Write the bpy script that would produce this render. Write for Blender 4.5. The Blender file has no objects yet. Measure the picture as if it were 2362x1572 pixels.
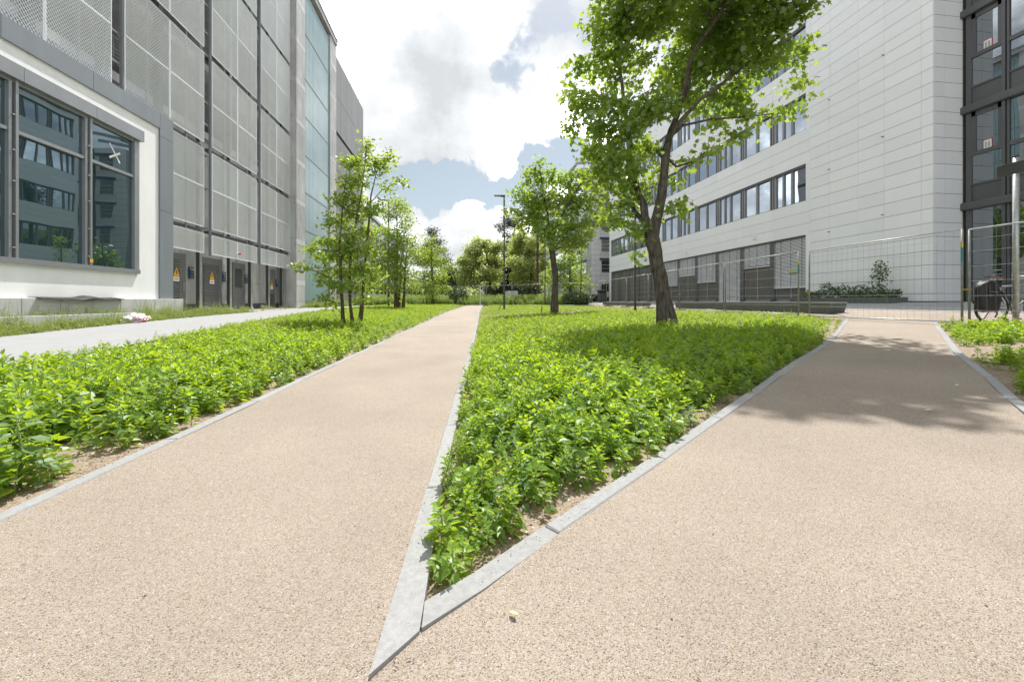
import bpy, bmesh, math, random
import numpy as np
from mathutils import Vector, Matrix, Euler

random.seed(7); rng = np.random.default_rng(7)
S = bpy.context.scene; COL = S.collection

# ------------------------------------------------------------------ camera, sky, sun, exposure
YAW = math.radians(7.51); CAMZ = 1.05
cam = bpy.data.cameras.new('camera'); camo = bpy.data.objects.new('camera', cam); COL.objects.link(camo)
cam.sensor_width = 36; cam.lens = 14.0; cam.clip_start = 0.05; cam.clip_end = 3000
cam.shift_y = -92 / 2362
camo.location = (0, 0, CAMZ); camo.rotation_euler = (math.radians(90), 0, -YAW)
S.camera = camo
S.view_settings.view_transform = 'Standard'; S.view_settings.look = 'None'
S.view_settings.exposure = 1.28; S.view_settings.gamma = 1.0; S.view_settings.use_curve_mapping = False
S.render.engine = 'CYCLES'
try:
    S.cycles.max_bounces = 8; S.cycles.transparent_max_bounces = 8
except Exception: pass

SUN_EL, SUN_AZ = math.radians(62), math.radians(22)      # azimuth measured from +Y (the street) towards +X
sd = Vector((math.sin(SUN_AZ) * math.cos(SUN_EL), math.cos(SUN_AZ) * math.cos(SUN_EL), math.sin(SUN_EL)))
sun = bpy.data.lights.new('sun', 'SUN'); suno = bpy.data.objects.new('sun', sun); COL.objects.link(suno)
sun.energy = 2.55; sun.angle = math.radians(0.55); sun.color = (1.0, 0.96, 0.91)
suno.rotation_euler = sd.to_track_quat('Z', 'Y').to_euler(); suno.location = (10, 20, 60)

FPX, CX, HY = 918.0, 1181.0, 694.0
SY, CY = math.sin(YAW), math.cos(YAW)
def direction(px, py):
    u = (px - CX) / FPX
    return Vector((SY + u * CY, CY - u * SY, (HY - py) / FPX))
def at(px, py, t):
    d = direction(px, py); return Vector((d.x * t, d.y * t, CAMZ + d.z * t))

def build_world():
    w = bpy.data.worlds.new('World'); S.world = w; w.use_nodes = True
    nt = w.node_tree; N = nt.nodes; L = nt.links; N.clear()
    out = N.new('ShaderNodeOutputWorld')
    sky = N.new('ShaderNodeTexSky'); sky.sky_type = 'NISHITA'; sky.sun_disc = False
    sky.sun_elevation = SUN_EL; sky.sun_rotation = SUN_AZ; sky.air_density = 1.0; sky.dust_density = 1.6; sky.ozone_density = 1.0
    bg1 = N.new('ShaderNodeBackground'); bg1.inputs['Strength'].default_value = 0.05
    hs = N.new('ShaderNodeHueSaturation'); hs.inputs['Saturation'].default_value = 0.62; hs.inputs['Hue'].default_value = 0.478
    L.new(sky.outputs[0], hs.inputs['Color']); L.new(hs.outputs[0], bg1.inputs['Color'])
    tc = N.new('ShaderNodeTexCoord'); sep = N.new('ShaderNodeSeparateXYZ')
    nrm = N.new('ShaderNodeVectorMath'); nrm.operation = 'NORMALIZE'; L.new(tc.outputs['Generated'], nrm.inputs[0])
    L.new(nrm.outputs[0], sep.inputs[0])
    def math_(op, a, b=None, clamp=False):
        m = N.new('ShaderNodeMath'); m.operation = op; m.use_clamp = clamp
        for i, v in enumerate((a, b)):
            if v is None: continue
            if isinstance(v, (int, float)): m.inputs[i].default_value = v
            else: L.new(v, m.inputs[i])
        return m.outputs[0]
    zc = math_('ADD', math_('MAXIMUM', sep.outputs[2], 0.0), 0.22)
    comb = N.new('ShaderNodeCombineXYZ')
    L.new(math_('DIVIDE', sep.outputs[0], zc), comb.inputs[0]); L.new(math_('DIVIDE', sep.outputs[1], zc), comb.inputs[1])
    comb.inputs[2].default_value = 0.0
    def noise(scale, detail, rough, off, src=comb.outputs[0], dist=0.0):
        mp = N.new('ShaderNodeMapping'); mp.inputs['Location'].default_value = off
        L.new(src, mp.inputs[0])
        n = N.new('ShaderNodeTexNoise'); n.inputs['Scale'].default_value = scale; n.inputs['Detail'].default_value = detail
        n.inputs['Roughness'].default_value = rough; n.inputs['Distortion'].default_value = dist
        L.new(mp.outputs[0], n.inputs['Vector']); return n.outputs['Fac']
    wn = N.new('ShaderNodeTexNoise'); wn.inputs['Scale'].default_value = 5.0; wn.inputs['Detail'].default_value = 7; wn.inputs['Roughness'].default_value = 0.6
    L.new(nrm.outputs[0], wn.inputs['Vector'])
    w1 = N.new('ShaderNodeVectorMath'); w1.operation = 'SUBTRACT'; w1.inputs[1].default_value = (.5, .5, .5); L.new(wn.outputs['Color'], w1.inputs[0])
    w2 = N.new('ShaderNodeVectorMath'); w2.operation = 'SCALE'; w2.inputs['Scale'].default_value = 0.30; L.new(w1.outputs[0], w2.inputs[0])
    w3 = N.new('ShaderNodeVectorMath'); w3.operation = 'ADD'; L.new(nrm.outputs[0], w3.inputs[0]); L.new(w2.outputs[0], w3.inputs[1])
    wd = N.new('ShaderNodeVectorMath'); wd.operation = 'NORMALIZE'; L.new(w3.outputs[0], wd.inputs[0])
    def blob(px, py, r0, r1, amp):          # a soft cap of the sky round one direction (angles in degrees)
        d = direction(px, py).normalized()
        vm = N.new('ShaderNodeVectorMath'); vm.operation = 'DOT_PRODUCT'; vm.inputs[1].default_value = d
        L.new(wd.outputs[0], vm.inputs[0])
        mr = N.new('ShaderNodeMapRange'); mr.interpolation_type = 'SMOOTHSTEP'
        mr.inputs['From Min'].default_value = math.cos(math.radians(r1)); mr.inputs['From Max'].default_value = math.cos(math.radians(r0))
        mr.inputs['To Min'].default_value = 0; mr.inputs['To Max'].default_value = amp
        L.new(vm.outputs['Value'], mr.inputs['Value']); return mr.outputs[0]
    def total(items):
        s = items[0]
        for i in items[1:]: s = math_('ADD', s, i)
        return s
    n1 = noise(1.55, 9, 0.56, (3.1, 1.7, 0.4))
    # fine billows need a direction based noise so that they stay crisp at every height
    n2 = noise(9.0, 8, 0.58, (0.3, 5.1, 2.2), src=nrm.outputs[0])
    cover = total([math_('MULTIPLY', n1, 0.85), math_('MULTIPLY', n2, 0.75),
        blob(1030, 170, 6, 22, 0.20), blob(1330, 260, 2, 9, 0.12), blob(1120, 345, 2, 6, 0.16), blob(1250, 350, 1, 5, 0.10), blob(930, 340, 1, 6, 0.10),
        blob(1245, 70, 0.5, 3.6, -0.36), blob(1215, 185, 0.5, 3.2, -0.34), blob(762, 5, 0.3, 2.0, -0.25),
        blob(920, 412, 1.5, 4.5, -0.5), blob(990, 418, 1.8, 4.5, -0.5), blob(1070, 420, 1.8, 4.5, -0.5), blob(1150, 422, 1.5, 4.2, -0.48), blob(1230, 412, 1.5, 4.2, -0.45), blob(1310, 395, 1, 4.0, -0.42),
        blob(1085, 515, 1.5, 4.6, 0.36), blob(990, 525, 1.0, 4.0, 0.30), blob(1150, 530, 1, 4, 0.24), blob(905, 520, 1, 4, 0.2), blob(1040, 590, 1, 5, 0.16)])
    mask = N.new('ShaderNodeMapRange'); mask.interpolation_type = 'SMOOTHSTEP'
    mask.inputs['From Min'].default_value = 0.60; mask.inputs['From Max'].default_value = 0.90
    L.new(cover, mask.inputs['Value'])
    n3 = noise(1.5, 6, 0.5, (7.3, 2.2, 1.4)); n4 = noise(7.0, 9, 0.6, (1.3, 0.4, 3.0), src=nrm.outputs[0])
    dens = total([math_('MULTIPLY', math_('SUBTRACT', n3, 0.5), 1.0), math_('MULTIPLY', math_('SUBTRACT', n4, 0.5), 0.95), 0.69,
        blob(950, 115, 1, 11, 0.10), blob(1060, 160, 1, 9, 0.06), blob(1030, 285, 2, 13, 0.15), blob(900, 290, 1, 11, 0.13), blob(1340, 30, 1, 6, 0.08), blob(790, 60, 1, 8, -0.12), blob(880, 190, 1, 6, -0.12),
        blob(1060, 575, 1, 6, 0.12), blob(960, 590, 1, 6, 0.10), blob(1150, 85, 1, 6, -0.08), blob(1240, 300, 1, 8, -0.14), blob(1090, 480, 0.5, 4, -0.14)])
    ramp = N.new('ShaderNodeValToRGB'); L.new(dens, ramp.inputs[0])
    e = ramp.color_ramp.elements
    e[0].position = 0.46; e[0].color = (1.0, 1.0, 1.0, 1)
    e[1].position = 1.0; e[1].color = (0.105, 0.109, 0.113, 1)
    for q, c in ((0.57, (0.42, 0.423, 0.426)), (0.67, (0.19, 0.193, 0.196)), (0.76, (0.138, 0.142, 0.146)), (0.88, (0.122, 0.126, 0.130))):
        k = e.new(q); k.color = (*c, 1)
    bg2 = N.new('ShaderNodeBackground'); bg2.inputs['Strength'].default_value = 2.9
    L.new(ramp.outputs[0], bg2.inputs['Color'])
    mix = N.new('ShaderNodeMixShader'); L.new(mask.outputs[0], mix.inputs[0]); L.new(bg1.outputs[0], mix.inputs[1]); L.new(bg2.outputs[0], mix.inputs[2])
    L.new(mix.outputs[0], out.inputs['Surface'])
build_world()

# ------------------------------------------------------------------ materials
def mat(name, col, rough=0.6, metal=0.0, var=0.10, vscale=2.0, col2=None, bump=0.0, bscale=60.0, spec=0.5, coat=0.0, streak=0.0, each=0.0):
    m = bpy.data.materials.new(name); m.use_nodes = True
    nt = m.node_tree; N = nt.nodes; L = nt.links; b = N['Principled BSDF']
    b.inputs['Roughness'].default_value = rough; b.inputs['Metallic'].default_value = metal
    b.inputs['Specular IOR Level'].default_value = spec; b.inputs['Coat Weight'].default_value = coat
    g = N.new('ShaderNodeNewGeometry')
    n = N.new('ShaderNodeTexNoise'); n.inputs['Scale'].default_value = vscale; n.inputs['Detail'].default_value = 6; n.inputs['Roughness'].default_value = 0.62
    src = g.outputs['Position']
    if streak:
        mp = N.new('ShaderNodeMapping'); mp.inputs['Scale'].default_value = (1, 1, streak); L.new(src, mp.inputs[0]); L.new(mp.outputs[0], n.inputs['Vector'])
    else: L.new(src, n.inputs['Vector'])
    r = N.new('ShaderNodeValToRGB'); L.new(n.outputs['Fac'], r.inputs[0])
    c2 = col2 or tuple(min(1, c * (1 + var)) for c in col)
    e = r.color_ramp.elements
    e[0].position = 0.3; e[0].color = (*[c * (1 - var) for c in col], 1); e[1].position = 0.7; e[1].color = (*c2, 1)
    if each:                      # alike pieces differ a little from one another
        oi = N.new('ShaderNodeObjectInfo'); mr = N.new('ShaderNodeMapRange'); mr.inputs['To Min'].default_value = 1 - each; mr.inputs['To Max'].default_value = 1 + each * .4
        L.new(oi.outputs['Random'], mr.inputs['Value']); sc = N.new('ShaderNodeVectorMath'); sc.operation = 'SCALE'
        L.new(r.outputs[0], sc.inputs[0]); L.new(mr.outputs[0], sc.inputs['Scale']); L.new(sc.outputs[0], b.inputs['Base Color'])
    else: L.new(r.outputs[0], b.inputs['Base Color'])
    if bump:
        n2 = N.new('ShaderNodeTexNoise'); n2.inputs['Scale'].default_value = bscale; n2.inputs['Detail'].default_value = 4
        L.new(src, n2.inputs['Vector'])
        bp = N.new('ShaderNodeBump'); bp.inputs['Strength'].default_value = bump; bp.inputs['Distance'].default_value = 0.01
        L.new(n2.outputs['Fac'], bp.inputs['Height']); L.new(bp.outputs[0], b.inputs['Normal'])
    return m

def glass_mat(name, tint, refl=0.5, rough=0.01, wave=0.0, mir=(0.88, 0.95, 0.97), top=0.92, blend=0.35):
    """coated window glass: strong mirror reflection over a dark room"""
    m = bpy.data.materials.new(name); m.use_nodes = True
    nt = m.node_tree; N = nt.nodes; L = nt.links; N.clear()
    out = N.new('ShaderNodeOutputMaterial')
    d = N.new('ShaderNodeBsdfDiffuse'); d.inputs['Color'].default_value = (*tint, 1)
    gl = N.new('ShaderNodeBsdfGlossy'); gl.inputs['Roughness'].default_value = rough; gl.inputs['Color'].default_value = (*mir, 1)
    lw = N.new('ShaderNodeLayerWeight'); lw.inputs['Blend'].default_value = blend
    mr = N.new('ShaderNodeMapRange'); mr.inputs['To Min'].default_value = refl; mr.inputs['To Max'].default_value = top
    L.new(lw.outputs['Fresnel'], mr.inputs['Value'])
    mx = N.new('ShaderNodeMixShader'); L.new(mr.outputs[0], mx.inputs[0]); L.new(d.outputs[0], mx.inputs[1]); L.new(gl.outputs[0], mx.inputs[2])
    if wave:
        g = N.new('ShaderNodeNewGeometry'); n = N.new('ShaderNodeTexNoise'); n.inputs['Scale'].default_value = 0.6; n.inputs['Detail'].default_value = 1
        L.new(g.outputs['Position'], n.inputs['Vector'])
        bp = N.new('ShaderNodeBump'); bp.inputs['Strength'].default_value = wave; bp.inputs['Distance'].default_value = 0.02
        L.new(n.outputs['Fac'], bp.inputs['Height']); L.new(bp.outputs[0], gl.inputs['Normal'])
    L.new(mx.outputs[0], out.inputs['Surface']); return m

def leaf_mat(name, dark, light, trans, tw=0.45, gloss=0.05, use_random=False):
    """leaf: diffuse front, strong translucency, small gloss; tone varies leaf by leaf"""
    m = bpy.data.materials.new(name); m.use_nodes = True
    nt = m.node_tree; N = nt.nodes; L = nt.links; N.clear()
    out = N.new('ShaderNodeOutputMaterial')
    a = N.new('ShaderNodeAttribute'); a.attribute_name = 'tone'
    fac = a.outputs['Fac']
    if use_random:
        oi = N.new('ShaderNodeObjectInfo'); ad = N.new('ShaderNodeMath'); ad.operation = 'MULTIPLY_ADD'
        L.new(oi.outputs['Random'], ad.inputs[0]); ad.inputs[1].default_value = 0.45
        sc = N.new('ShaderNodeMath'); sc.operation = 'MULTIPLY'; sc.inputs[1].default_value = 0.6; L.new(fac, sc.inputs[0])
        L.new(sc.outputs[0], ad.inputs[2])
        gp = N.new('ShaderNodeNewGeometry'); nz_ = N.new('ShaderNodeTexNoise'); nz_.inputs['Scale'].default_value = 0.9; nz_.inputs['Detail'].default_value = 3; L.new(gp.outputs['Position'], nz_.inputs['Vector'])
        n2_ = N.new('ShaderNodeMath'); n2_.operation = 'MULTIPLY_ADD'; n2_.inputs[1].default_value = 1.1; n2_.inputs[2].default_value = -0.55; L.new(nz_.outputs['Fac'], n2_.inputs[0])
        a2_ = N.new('ShaderNodeMath'); a2_.operation = 'ADD'; a2_.use_clamp = True; L.new(ad.outputs[0], a2_.inputs[0]); L.new(n2_.outputs[0], a2_.inputs[1]); fac = a2_.outputs[0]
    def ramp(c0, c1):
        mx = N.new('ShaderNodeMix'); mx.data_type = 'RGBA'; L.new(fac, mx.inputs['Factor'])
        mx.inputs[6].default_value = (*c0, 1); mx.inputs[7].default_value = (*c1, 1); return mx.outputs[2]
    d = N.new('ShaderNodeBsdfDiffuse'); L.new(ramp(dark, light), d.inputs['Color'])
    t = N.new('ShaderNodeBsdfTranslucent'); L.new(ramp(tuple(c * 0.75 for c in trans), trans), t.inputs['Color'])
    g = N.new('ShaderNodeBsdfGlossy'); g.inputs['Roughness'].default_value = 0.42; g.inputs['Color'].default_value = (0.9, 0.95, 0.9, 1)
    m1 = N.new('ShaderNodeMixShader'); m1.inputs[0].default_value = tw; L.new(d.outputs[0], m1.inputs[1]); L.new(t.outputs[0], m1.inputs[2])
    m2 = N.new('ShaderNodeMixShader'); m2.inputs[0].default_value = gloss; L.new(m1.outputs[0], m2.inputs[1]); L.new(g.outputs[0], m2.inputs[2])
    L.new(m2.outputs[0], out.inputs['Surface']); return m

def gravel_mat(name, scale, base=(0.42, 0.33, 0.255)):
    m = bpy.data.materials.new(name); m.use_nodes = True
    nt = m.node_tree; N = nt.nodes; L = nt.links; b = N['Principled BSDF']; b.inputs['Roughness'].default_value = 0.75; b.inputs['Specular IOR Level'].default_value = 0.3
    g = N.new('ShaderNodeNewGeometry')
    v = N.new('ShaderNodeTexVoronoi'); v.inputs['Scale'].default_value = scale; L.new(g.outputs['Position'], v.inputs['Vector'])
    sp = N.new('ShaderNodeSeparateColor'); L.new(v.outputs['Color'], sp.inputs[0])
    r = N.new('ShaderNodeValToRGB'); L.new(sp.outputs[0], r.inputs[0]); r.color_ramp.interpolation = 'CONSTANT'
    e = r.color_ramp.elements; B = base
    e[0].position = 0; e[0].color = (0.11, 0.09, 0.075, 1)
    e[1].position = 0.035; e[1].color = (B[0] * 0.55, B[1] * 0.5, B[2] * 0.45, 1)
    for p, c in ((0.12, (B[0] * .82, B[1] * .8, B[2] * .76)), (0.36, B), (0.56, (B[0] * 1.15, B[1] * 1.12, B[2] * 1.05)), (0.72, (B[0] * 1.1, B[1] * 1.18, B[2] * 1.3)), (0.84, (B[0] * 1.22, B[1] * 1.26, B[2] * 1.32)), (0.95, (0.33, 0.31, 0.30)), (0.985, (0.58, 0.54, 0.49))):
        k = e.new(p); k.color = (*c, 1)
    n = N.new('ShaderNodeTexNoise'); n.inputs['Scale'].default_value = 1.3; n.inputs['Detail'].default_value = 5; L.new(g.outputs['Position'], n.inputs['Vector'])
    nb = N.new('ShaderNodeTexNoise'); nb.inputs['Scale'].default_value = 0.45; nb.inputs['Detail'].default_value = 4; nb.inputs['Distortion'].default_value = 0.6; L.new(g.outputs['Position'], nb.inputs['Vector'])
    av = N.new('ShaderNodeMath'); av.operation = 'ADD'; L.new(n.outputs['Fac'], av.inputs[0]); L.new(nb.outputs['Fac'], av.inputs[1])
    mr = N.new('ShaderNodeMapRange'); mr.inputs['From Min'].default_value = 0.6; mr.inputs['From Max'].default_value = 1.4; mr.inputs['To Min'].default_value = 0.84; mr.inputs['To Max'].default_value = 1.11; L.new(av.outputs[0], mr.inputs['Value'])
    mx = N.new('ShaderNodeVectorMath'); mx.operation = 'SCALE'; L.new(r.outputs[0], mx.inputs[0]); L.new(mr.outputs[0], mx.inputs['Scale'])
    L.new(mx.outputs[0], b.inputs['Base Color'])
    bp = N.new('ShaderNodeBump'); bp.inputs['Strength'].default_value = 0.7; bp.inputs['Distance'].default_value = 0.004; bp.invert = True
    L.new(v.outputs['Distance'], bp.inputs['Height']); L.new(bp.outputs[0], b.inputs['Normal'])
    return m

def soil_mat():
    return gravel_mat('soil', 110, (0.29, 0.225, 0.165))

M = dict(
    soil=soil_mat(), gravel=gravel_mat('resin_gravel', 330, (0.362, 0.303, 0.245)), tan=gravel_mat('tan_gravel', 120, (0.345, 0.285, 0.235)),
    grit=gravel_mat('grit', 60, (0.34, 0.31, 0.26)),
    kerb=mat('kerb_concrete', (0.335, 0.337, 0.335), 0.85, each=0.1, var=0.14, vscale=45, bump=0.35, bscale=220, spec=0.2),
    slab=mat('pavement_concrete', (0.33, 0.333, 0.335), 0.85, var=0.06, vscale=2.5, bump=0.2, bscale=90, spec=0.2),
    concrete=mat('fair_concrete', (0.43, 0.435, 0.435), 0.8, each=0.12, var=0.22, vscale=1.6, bump=0.15, bscale=60, spec=0.25, streak=0.4),
    concrete_lt=mat('pale_concrete', (0.52, 0.525, 0.525), 0.85, each=0.06, var=0.08, vscale=2.0, bump=0.1, bscale=60, spec=0.2),
    render=mat('white_render', (0.83, 0.84, 0.845), 0.9, var=0.045, vscale=1.6, streak=0.3, bump=0.35, bscale=40, spec=0.15),
    gclad=mat('grey_cladding', (0.20, 0.225, 0.25), 0.45, var=0.09, vscale=1.8, streak=0.2, each=0.08),
    galum=mat('grey_aluminium', (0.27, 0.285, 0.30), 0.42, metal=0.35, var=0.07, vscale=2),
    dgrey=mat('anthracite_metal', (0.062, 0.064, 0.07), 0.5, var=0.12, vscale=3),
    mgrey=mat('grey_steel_door', (0.15, 0.155, 0.157), 0.5, var=0.07, vscale=3),
    galv=mat('galvanised_steel', (0.42, 0.44, 0.43), 0.42, metal=0.6, var=0.22, vscale=14),
    galvd=mat('weathered_galvanised', (0.21, 0.225, 0.20), 0.5, metal=0.35, var=0.25, vscale=10),
    mesh=mat('expanded_metal', (0.78, 0.82, 0.85), 0.5, metal=0.0, each=0.1, var=0.05, vscale=1.0),
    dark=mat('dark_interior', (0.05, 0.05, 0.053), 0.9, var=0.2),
    joint=mat('dark_joint', (0.13, 0.125, 0.11), 0.9, var=0.1),
    panel=mat('white_panel', (0.80, 0.825, 0.845), 0.42, var=0.02, vscale=1.6, streak=0.15, each=0.04),
    wallE=mat('white_wall_panel', (0.79, 0.81, 0.825), 0.5, var=0.03, vscale=0.7, each=0.05),
    wallG=mat('grey_wall_panel', (0.40, 0.42, 0.43), 0.5, var=0.04, vscale=0.7),
    frame=mat('window_frame_grey', (0.25, 0.258, 0.27), 0.45, metal=0.2, var=0.05),
    cwall=mat('curtain_wall_grey', (0.105, 0.108, 0.115), 0.42, metal=0.2, var=0.06),
    spand=mat('spandrel_glass', (0.045, 0.048, 0.052), 0.12, var=0.05),
    blind=mat('blind_slats', (0.78, 0.80, 0.82), 0.5, metal=0.0, var=0.05),
    gl_left=glass_mat('annex_glass', (0.02, 0.04, 0.045), 0.32, wave=0.25, mir=(0.50, 0.61, 0.66)),
    gl_right=glass_mat('office_glass', (0.03, 0.035, 0.04), 0.55, wave=0.2, mir=(0.74, 0.83, 0.92)),  # bluish mirror colour stands in for blue sky reflected in the panes
    gl_cw=glass_mat('curtain_glass', (0.035, 0.042, 0.044), 0.34, wave=0.15, mir=(0.7, 0.76, 0.8)),
    gl_shop=glass_mat('ground_floor_glass', (0.012, 0.015, 0.016), 0.08, wave=0.12, mir=(0.70, 0.80, 0.76), top=0.4, blend=0.10),
    profilit=mat('channel_glass', (0.22, 0.34, 0.365), 0.3, var=0.08, vscale=0.8, col2=(0.28, 0.40, 0.42), spec=0.4, each=0.1),
    darkblock=mat('grey_screen_panel', (0.17, 0.172, 0.176), 0.55, each=0.08, var=0.05, vscale=0.8),
    blue=mat('blue_sign', (0.012, 0.055, 0.11), 0.35, var=0.05), blueb=mat('blue_blind_box', (0.03, 0.085, 0.15), 0.5, var=0.05),
    white=mat('white_print', (0.8, 0.8, 0.8), 0.5, var=0.02), yellow=mat('yellow_print', (0.75, 0.40, 0.03), 0.45, var=0.05),
    red=mat('red_plastic', (0.6, 0.03, 0.03), 0.35, var=0.05), orange=mat('orange_plastic', (0.75, 0.16, 0.03), 0.4, var=0.05),
    black=mat('black_fabric', (0.012, 0.013, 0.015), 0.55, var=0.3, vscale=12), rubber=mat('black_rubber', (0.02, 0.02, 0.02), 0.7, var=0.2),
    brown=mat('brown_leather', (0.13, 0.06, 0.035), 0.4, var=0.2), silver=mat('silver_metal', (0.6, 0.6, 0.6), 0.25, metal=0.9, var=0.05),
    gold=mat('brass_coupler', (0.55, 0.38, 0.10), 0.35, metal=0.8, var=0.1), teal=mat('teal_paint', (0.04, 0.20, 0.19), 0.5, var=0.1),
    lamp=mat('lamp_grey', (0.075, 0.08, 0.085), 0.45, metal=0.2, var=0.08), carw=mat('white_car_paint', (0.75, 0.76, 0.76), 0.2, var=0.02, coat=0.6),
    bench=mat('bench_concrete', (0.095, 0.118, 0.105), 0.55, var=0.15, vscale=2, bump=0.1), benchtop=mat('bench_top', (0.42, 0.43, 0.43), 0.5, var=0.08),
    bark=mat('maple_bark', (0.075, 0.062, 0.048), 0.9, var=0.45, vscale=14, bump=1.0, bscale=28, spec=0.1, col2=(0.17, 0.155, 0.13), streak=0.25),
    bark2=mat('young_bark', (0.12, 0.095, 0.065), 0.9, var=0.3, vscale=14, bump=0.6, bscale=40, spec=0.1),
    pinebark=mat('pine_bark', (0.13, 0.085, 0.06), 0.9, var=0.3, vscale=6, bump=0.6, bscale=20, spec=0.1),
    stem=mat('green_stem', (0.16, 0.24, 0.06), 0.7, var=0.2, vscale=20),
    straw=mat('weed_stem', (0.26, 0.31, 0.11), 0.8, var=0.25, vscale=20),
    notice=mat('notice_card', (0.42, 0.43, 0.28), 0.6, var=0.08),
    asphalt=mat('asphalt', (0.06, 0.06, 0.062), 0.9, var=0.15, vscale=6, bump=0.3, bscale=120, spec=0.2),
    lawn=mat('rough_grass_ground', (0.07, 0.11, 0.03), 0.95, var=0.4, vscale=3, bump=0.8, bscale=20, spec=0.1),
)
LEAF = dict(
    ground=leaf_mat('herb_leaf', (0.050, 0.125, 0.034), (0.20, 0.33, 0.042), (0.64, 0.84, 0.028), 0.47, 0.04, True),
    pale=leaf_mat('pale_herb_leaf', (0.12, 0.21, 0.085), (0.21, 0.32, 0.13), (0.34, 0.50, 0.12), 0.38, 0.03),
    maple=leaf_mat('maple_leaf', (0.060, 0.125, 0.022), (0.17, 0.27, 0.045), (0.58, 0.78, 0.08), 0.5, 0.06),
    oak=leaf_mat('oak_leaf', (0.06, 0.125, 0.02), (0.17, 0.27, 0.045), (0.60, 0.78, 0.08), 0.48, 0.05),
    lime=leaf_mat('lime_leaf', (0.19, 0.24, 0.09), (0.38, 0.43, 0.17), (0.78, 0.88, 0.26), 0.5, 0.04),
    far=leaf_mat('far_leaf', (0.10, 0.15, 0.07), (0.21, 0.27, 0.13), (0.6, 0.72, 0.24), 0.48, 0.03),
    pine=leaf_mat('pine_needles', (0.045, 0.065, 0.045), (0.10, 0.125, 0.08), (0.06, 0.09, 0.03), 0.2, 0.03),
    shrub=leaf_mat('shrub_leaf', (0.035, 0.075, 0.022), (0.09, 0.15, 0.045), (0.16, 0.27, 0.05), 0.3, 0.06),
    weed=leaf_mat('weed_leaf', (0.16, 0.23, 0.06), (0.34, 0.41, 0.11), (0.55, 0.68, 0.12), 0.42, 0.04, True),
    meadow=leaf_mat('meadow_leaf', (0.12, 0.20, 0.035), (0.26, 0.38, 0.07), (0.58, 0.78, 0.10), 0.4, 0.04, True),
)

# ------------------------------------------------------------------ object helpers
class MB:
    """collects shapes and links them as ONE mesh object"""
    def __init__(s): s.v = []; s.f = []
    def poly(s, pts):
        n = len(s.v); s.v += [tuple(p) for p in pts]; s.f.append(tuple(range(n, n + len(pts)))); return s
    def box(s, x0, x1, y0, y1, z0, z1):
        n = len(s.v)
        s.v += [(x0, y0, z0), (x1, y0, z0), (x1, y1, z0), (x0, y1, z0), (x0, y0, z1), (x1, y0, z1), (x1, y1, z1), (x0, y1, z1)]
        s.f += [tuple(n + i for i in q) for q in ((0, 3, 2, 1), (4, 5, 6, 7), (0, 1, 5, 4), (1, 2, 6, 5), (2, 3, 7, 6), (3, 0, 4, 7))]; return s
    def bar(s, a, b, w, h=None, up=(0, 0, 1)):
        """rectangular bar from a to b"""
        a = Vector(a); b = Vector(b); h = h or w; d = (b - a).normalized(); u = Vector(up)
        if abs(d.dot(u)) > 0.98: u = Vector((0, 1, 0))
        r = d.cross(u).normalized(); u = r.cross(d)
        n = len(s.v)
        for p in (a, b):
            for i, j in ((-1, -1), (1, -1), (1, 1), (-1, 1)): s.v.append(tuple(p + r * (i * w / 2) + u * (j * h / 2)))
        s.f += [tuple(n + i for i in q) for q in ((0, 3, 2, 1), (4, 5, 6, 7), (0, 1, 5, 4), (1, 2, 6, 5), (2, 3, 7, 6), (3, 0, 4, 7))]; return s
    def tube(s, pts, rad, n=8, closed=False):
        pts = [Vector(p) for p in pts]; k = len(pts)
        if not hasattr(rad, '__len__'): rad = [rad] * k
        base = len(s.v); ref = None
        for i, p in enumerate(pts):
            if closed: d = pts[(i + 1) % k] - pts[i - 1]
            else: d = pts[min(i + 1, k - 1)] - pts[max(i - 1, 0)]
            d.normalize()
            if ref is None:
                ref = Vector((1, 0, 0)) if abs(d.x) < 0.8 else Vector((0, 1, 0))
            a = (ref - d * ref.dot(d)).normalized(); b = d.cross(a); ref = a
            for j in range(n):
                t = 2 * math.pi * j / n
                s.v.append(tuple(p + (a * math.cos(t) + b * math.sin(t)) * rad[i]))
        for i in range(k if closed else k - 1):
            for j in range(n):
                i2 = (i + 1) % k
                s.f.append((base + i * n + j, base + i * n + (j + 1) % n, base + i2 * n + (j + 1) % n, base + i2 * n + j))
        if not closed:
            s.f.append(tuple(base + j for j in range(n))[::-1]); s.f.append(tuple(base + (k - 1) * n + j for j in range(n)))
        return s
    def prism(s, pts, z0, z1):
        """vertical prism over a ground outline (counter-clockwise)"""
        n = len(s.v); k = len(pts)
        s.v += [(p[0], p[1], z0) for p in pts] + [(p[0], p[1], z1) for p in pts]
        s.f.append(tuple(n + i for i in range(k))[::-1]); s.f.append(tuple(n + k + i for i in range(k)))
        for i in range(k): s.f.append((n + i, n + (i + 1) % k, n + k + (i + 1) % k, n + k + i))
        return s
    def mesh(s, name, m, origin=(0, 0, 0), smooth=False):
        me = bpy.data.meshes.new(name); o = Vector(origin)
        me.from_pydata([(v[0] - o.x, v[1] - o.y, v[2] - o.z) for v in s.v], [], s.f); me.update()
        if m: me.materials.append(m)
        if smooth:
            for p in me.polygons: p.use_smooth = True
        return me
    def build(s, name, m, parent=None, smooth=False, origin=None):
        loc = Vector(origin) if origin else (Vector(wloc(parent)) if parent else Vector((0, 0, 0)))
        return link(name, s.mesh(name, m, loc, smooth), parent, loc)

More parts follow.
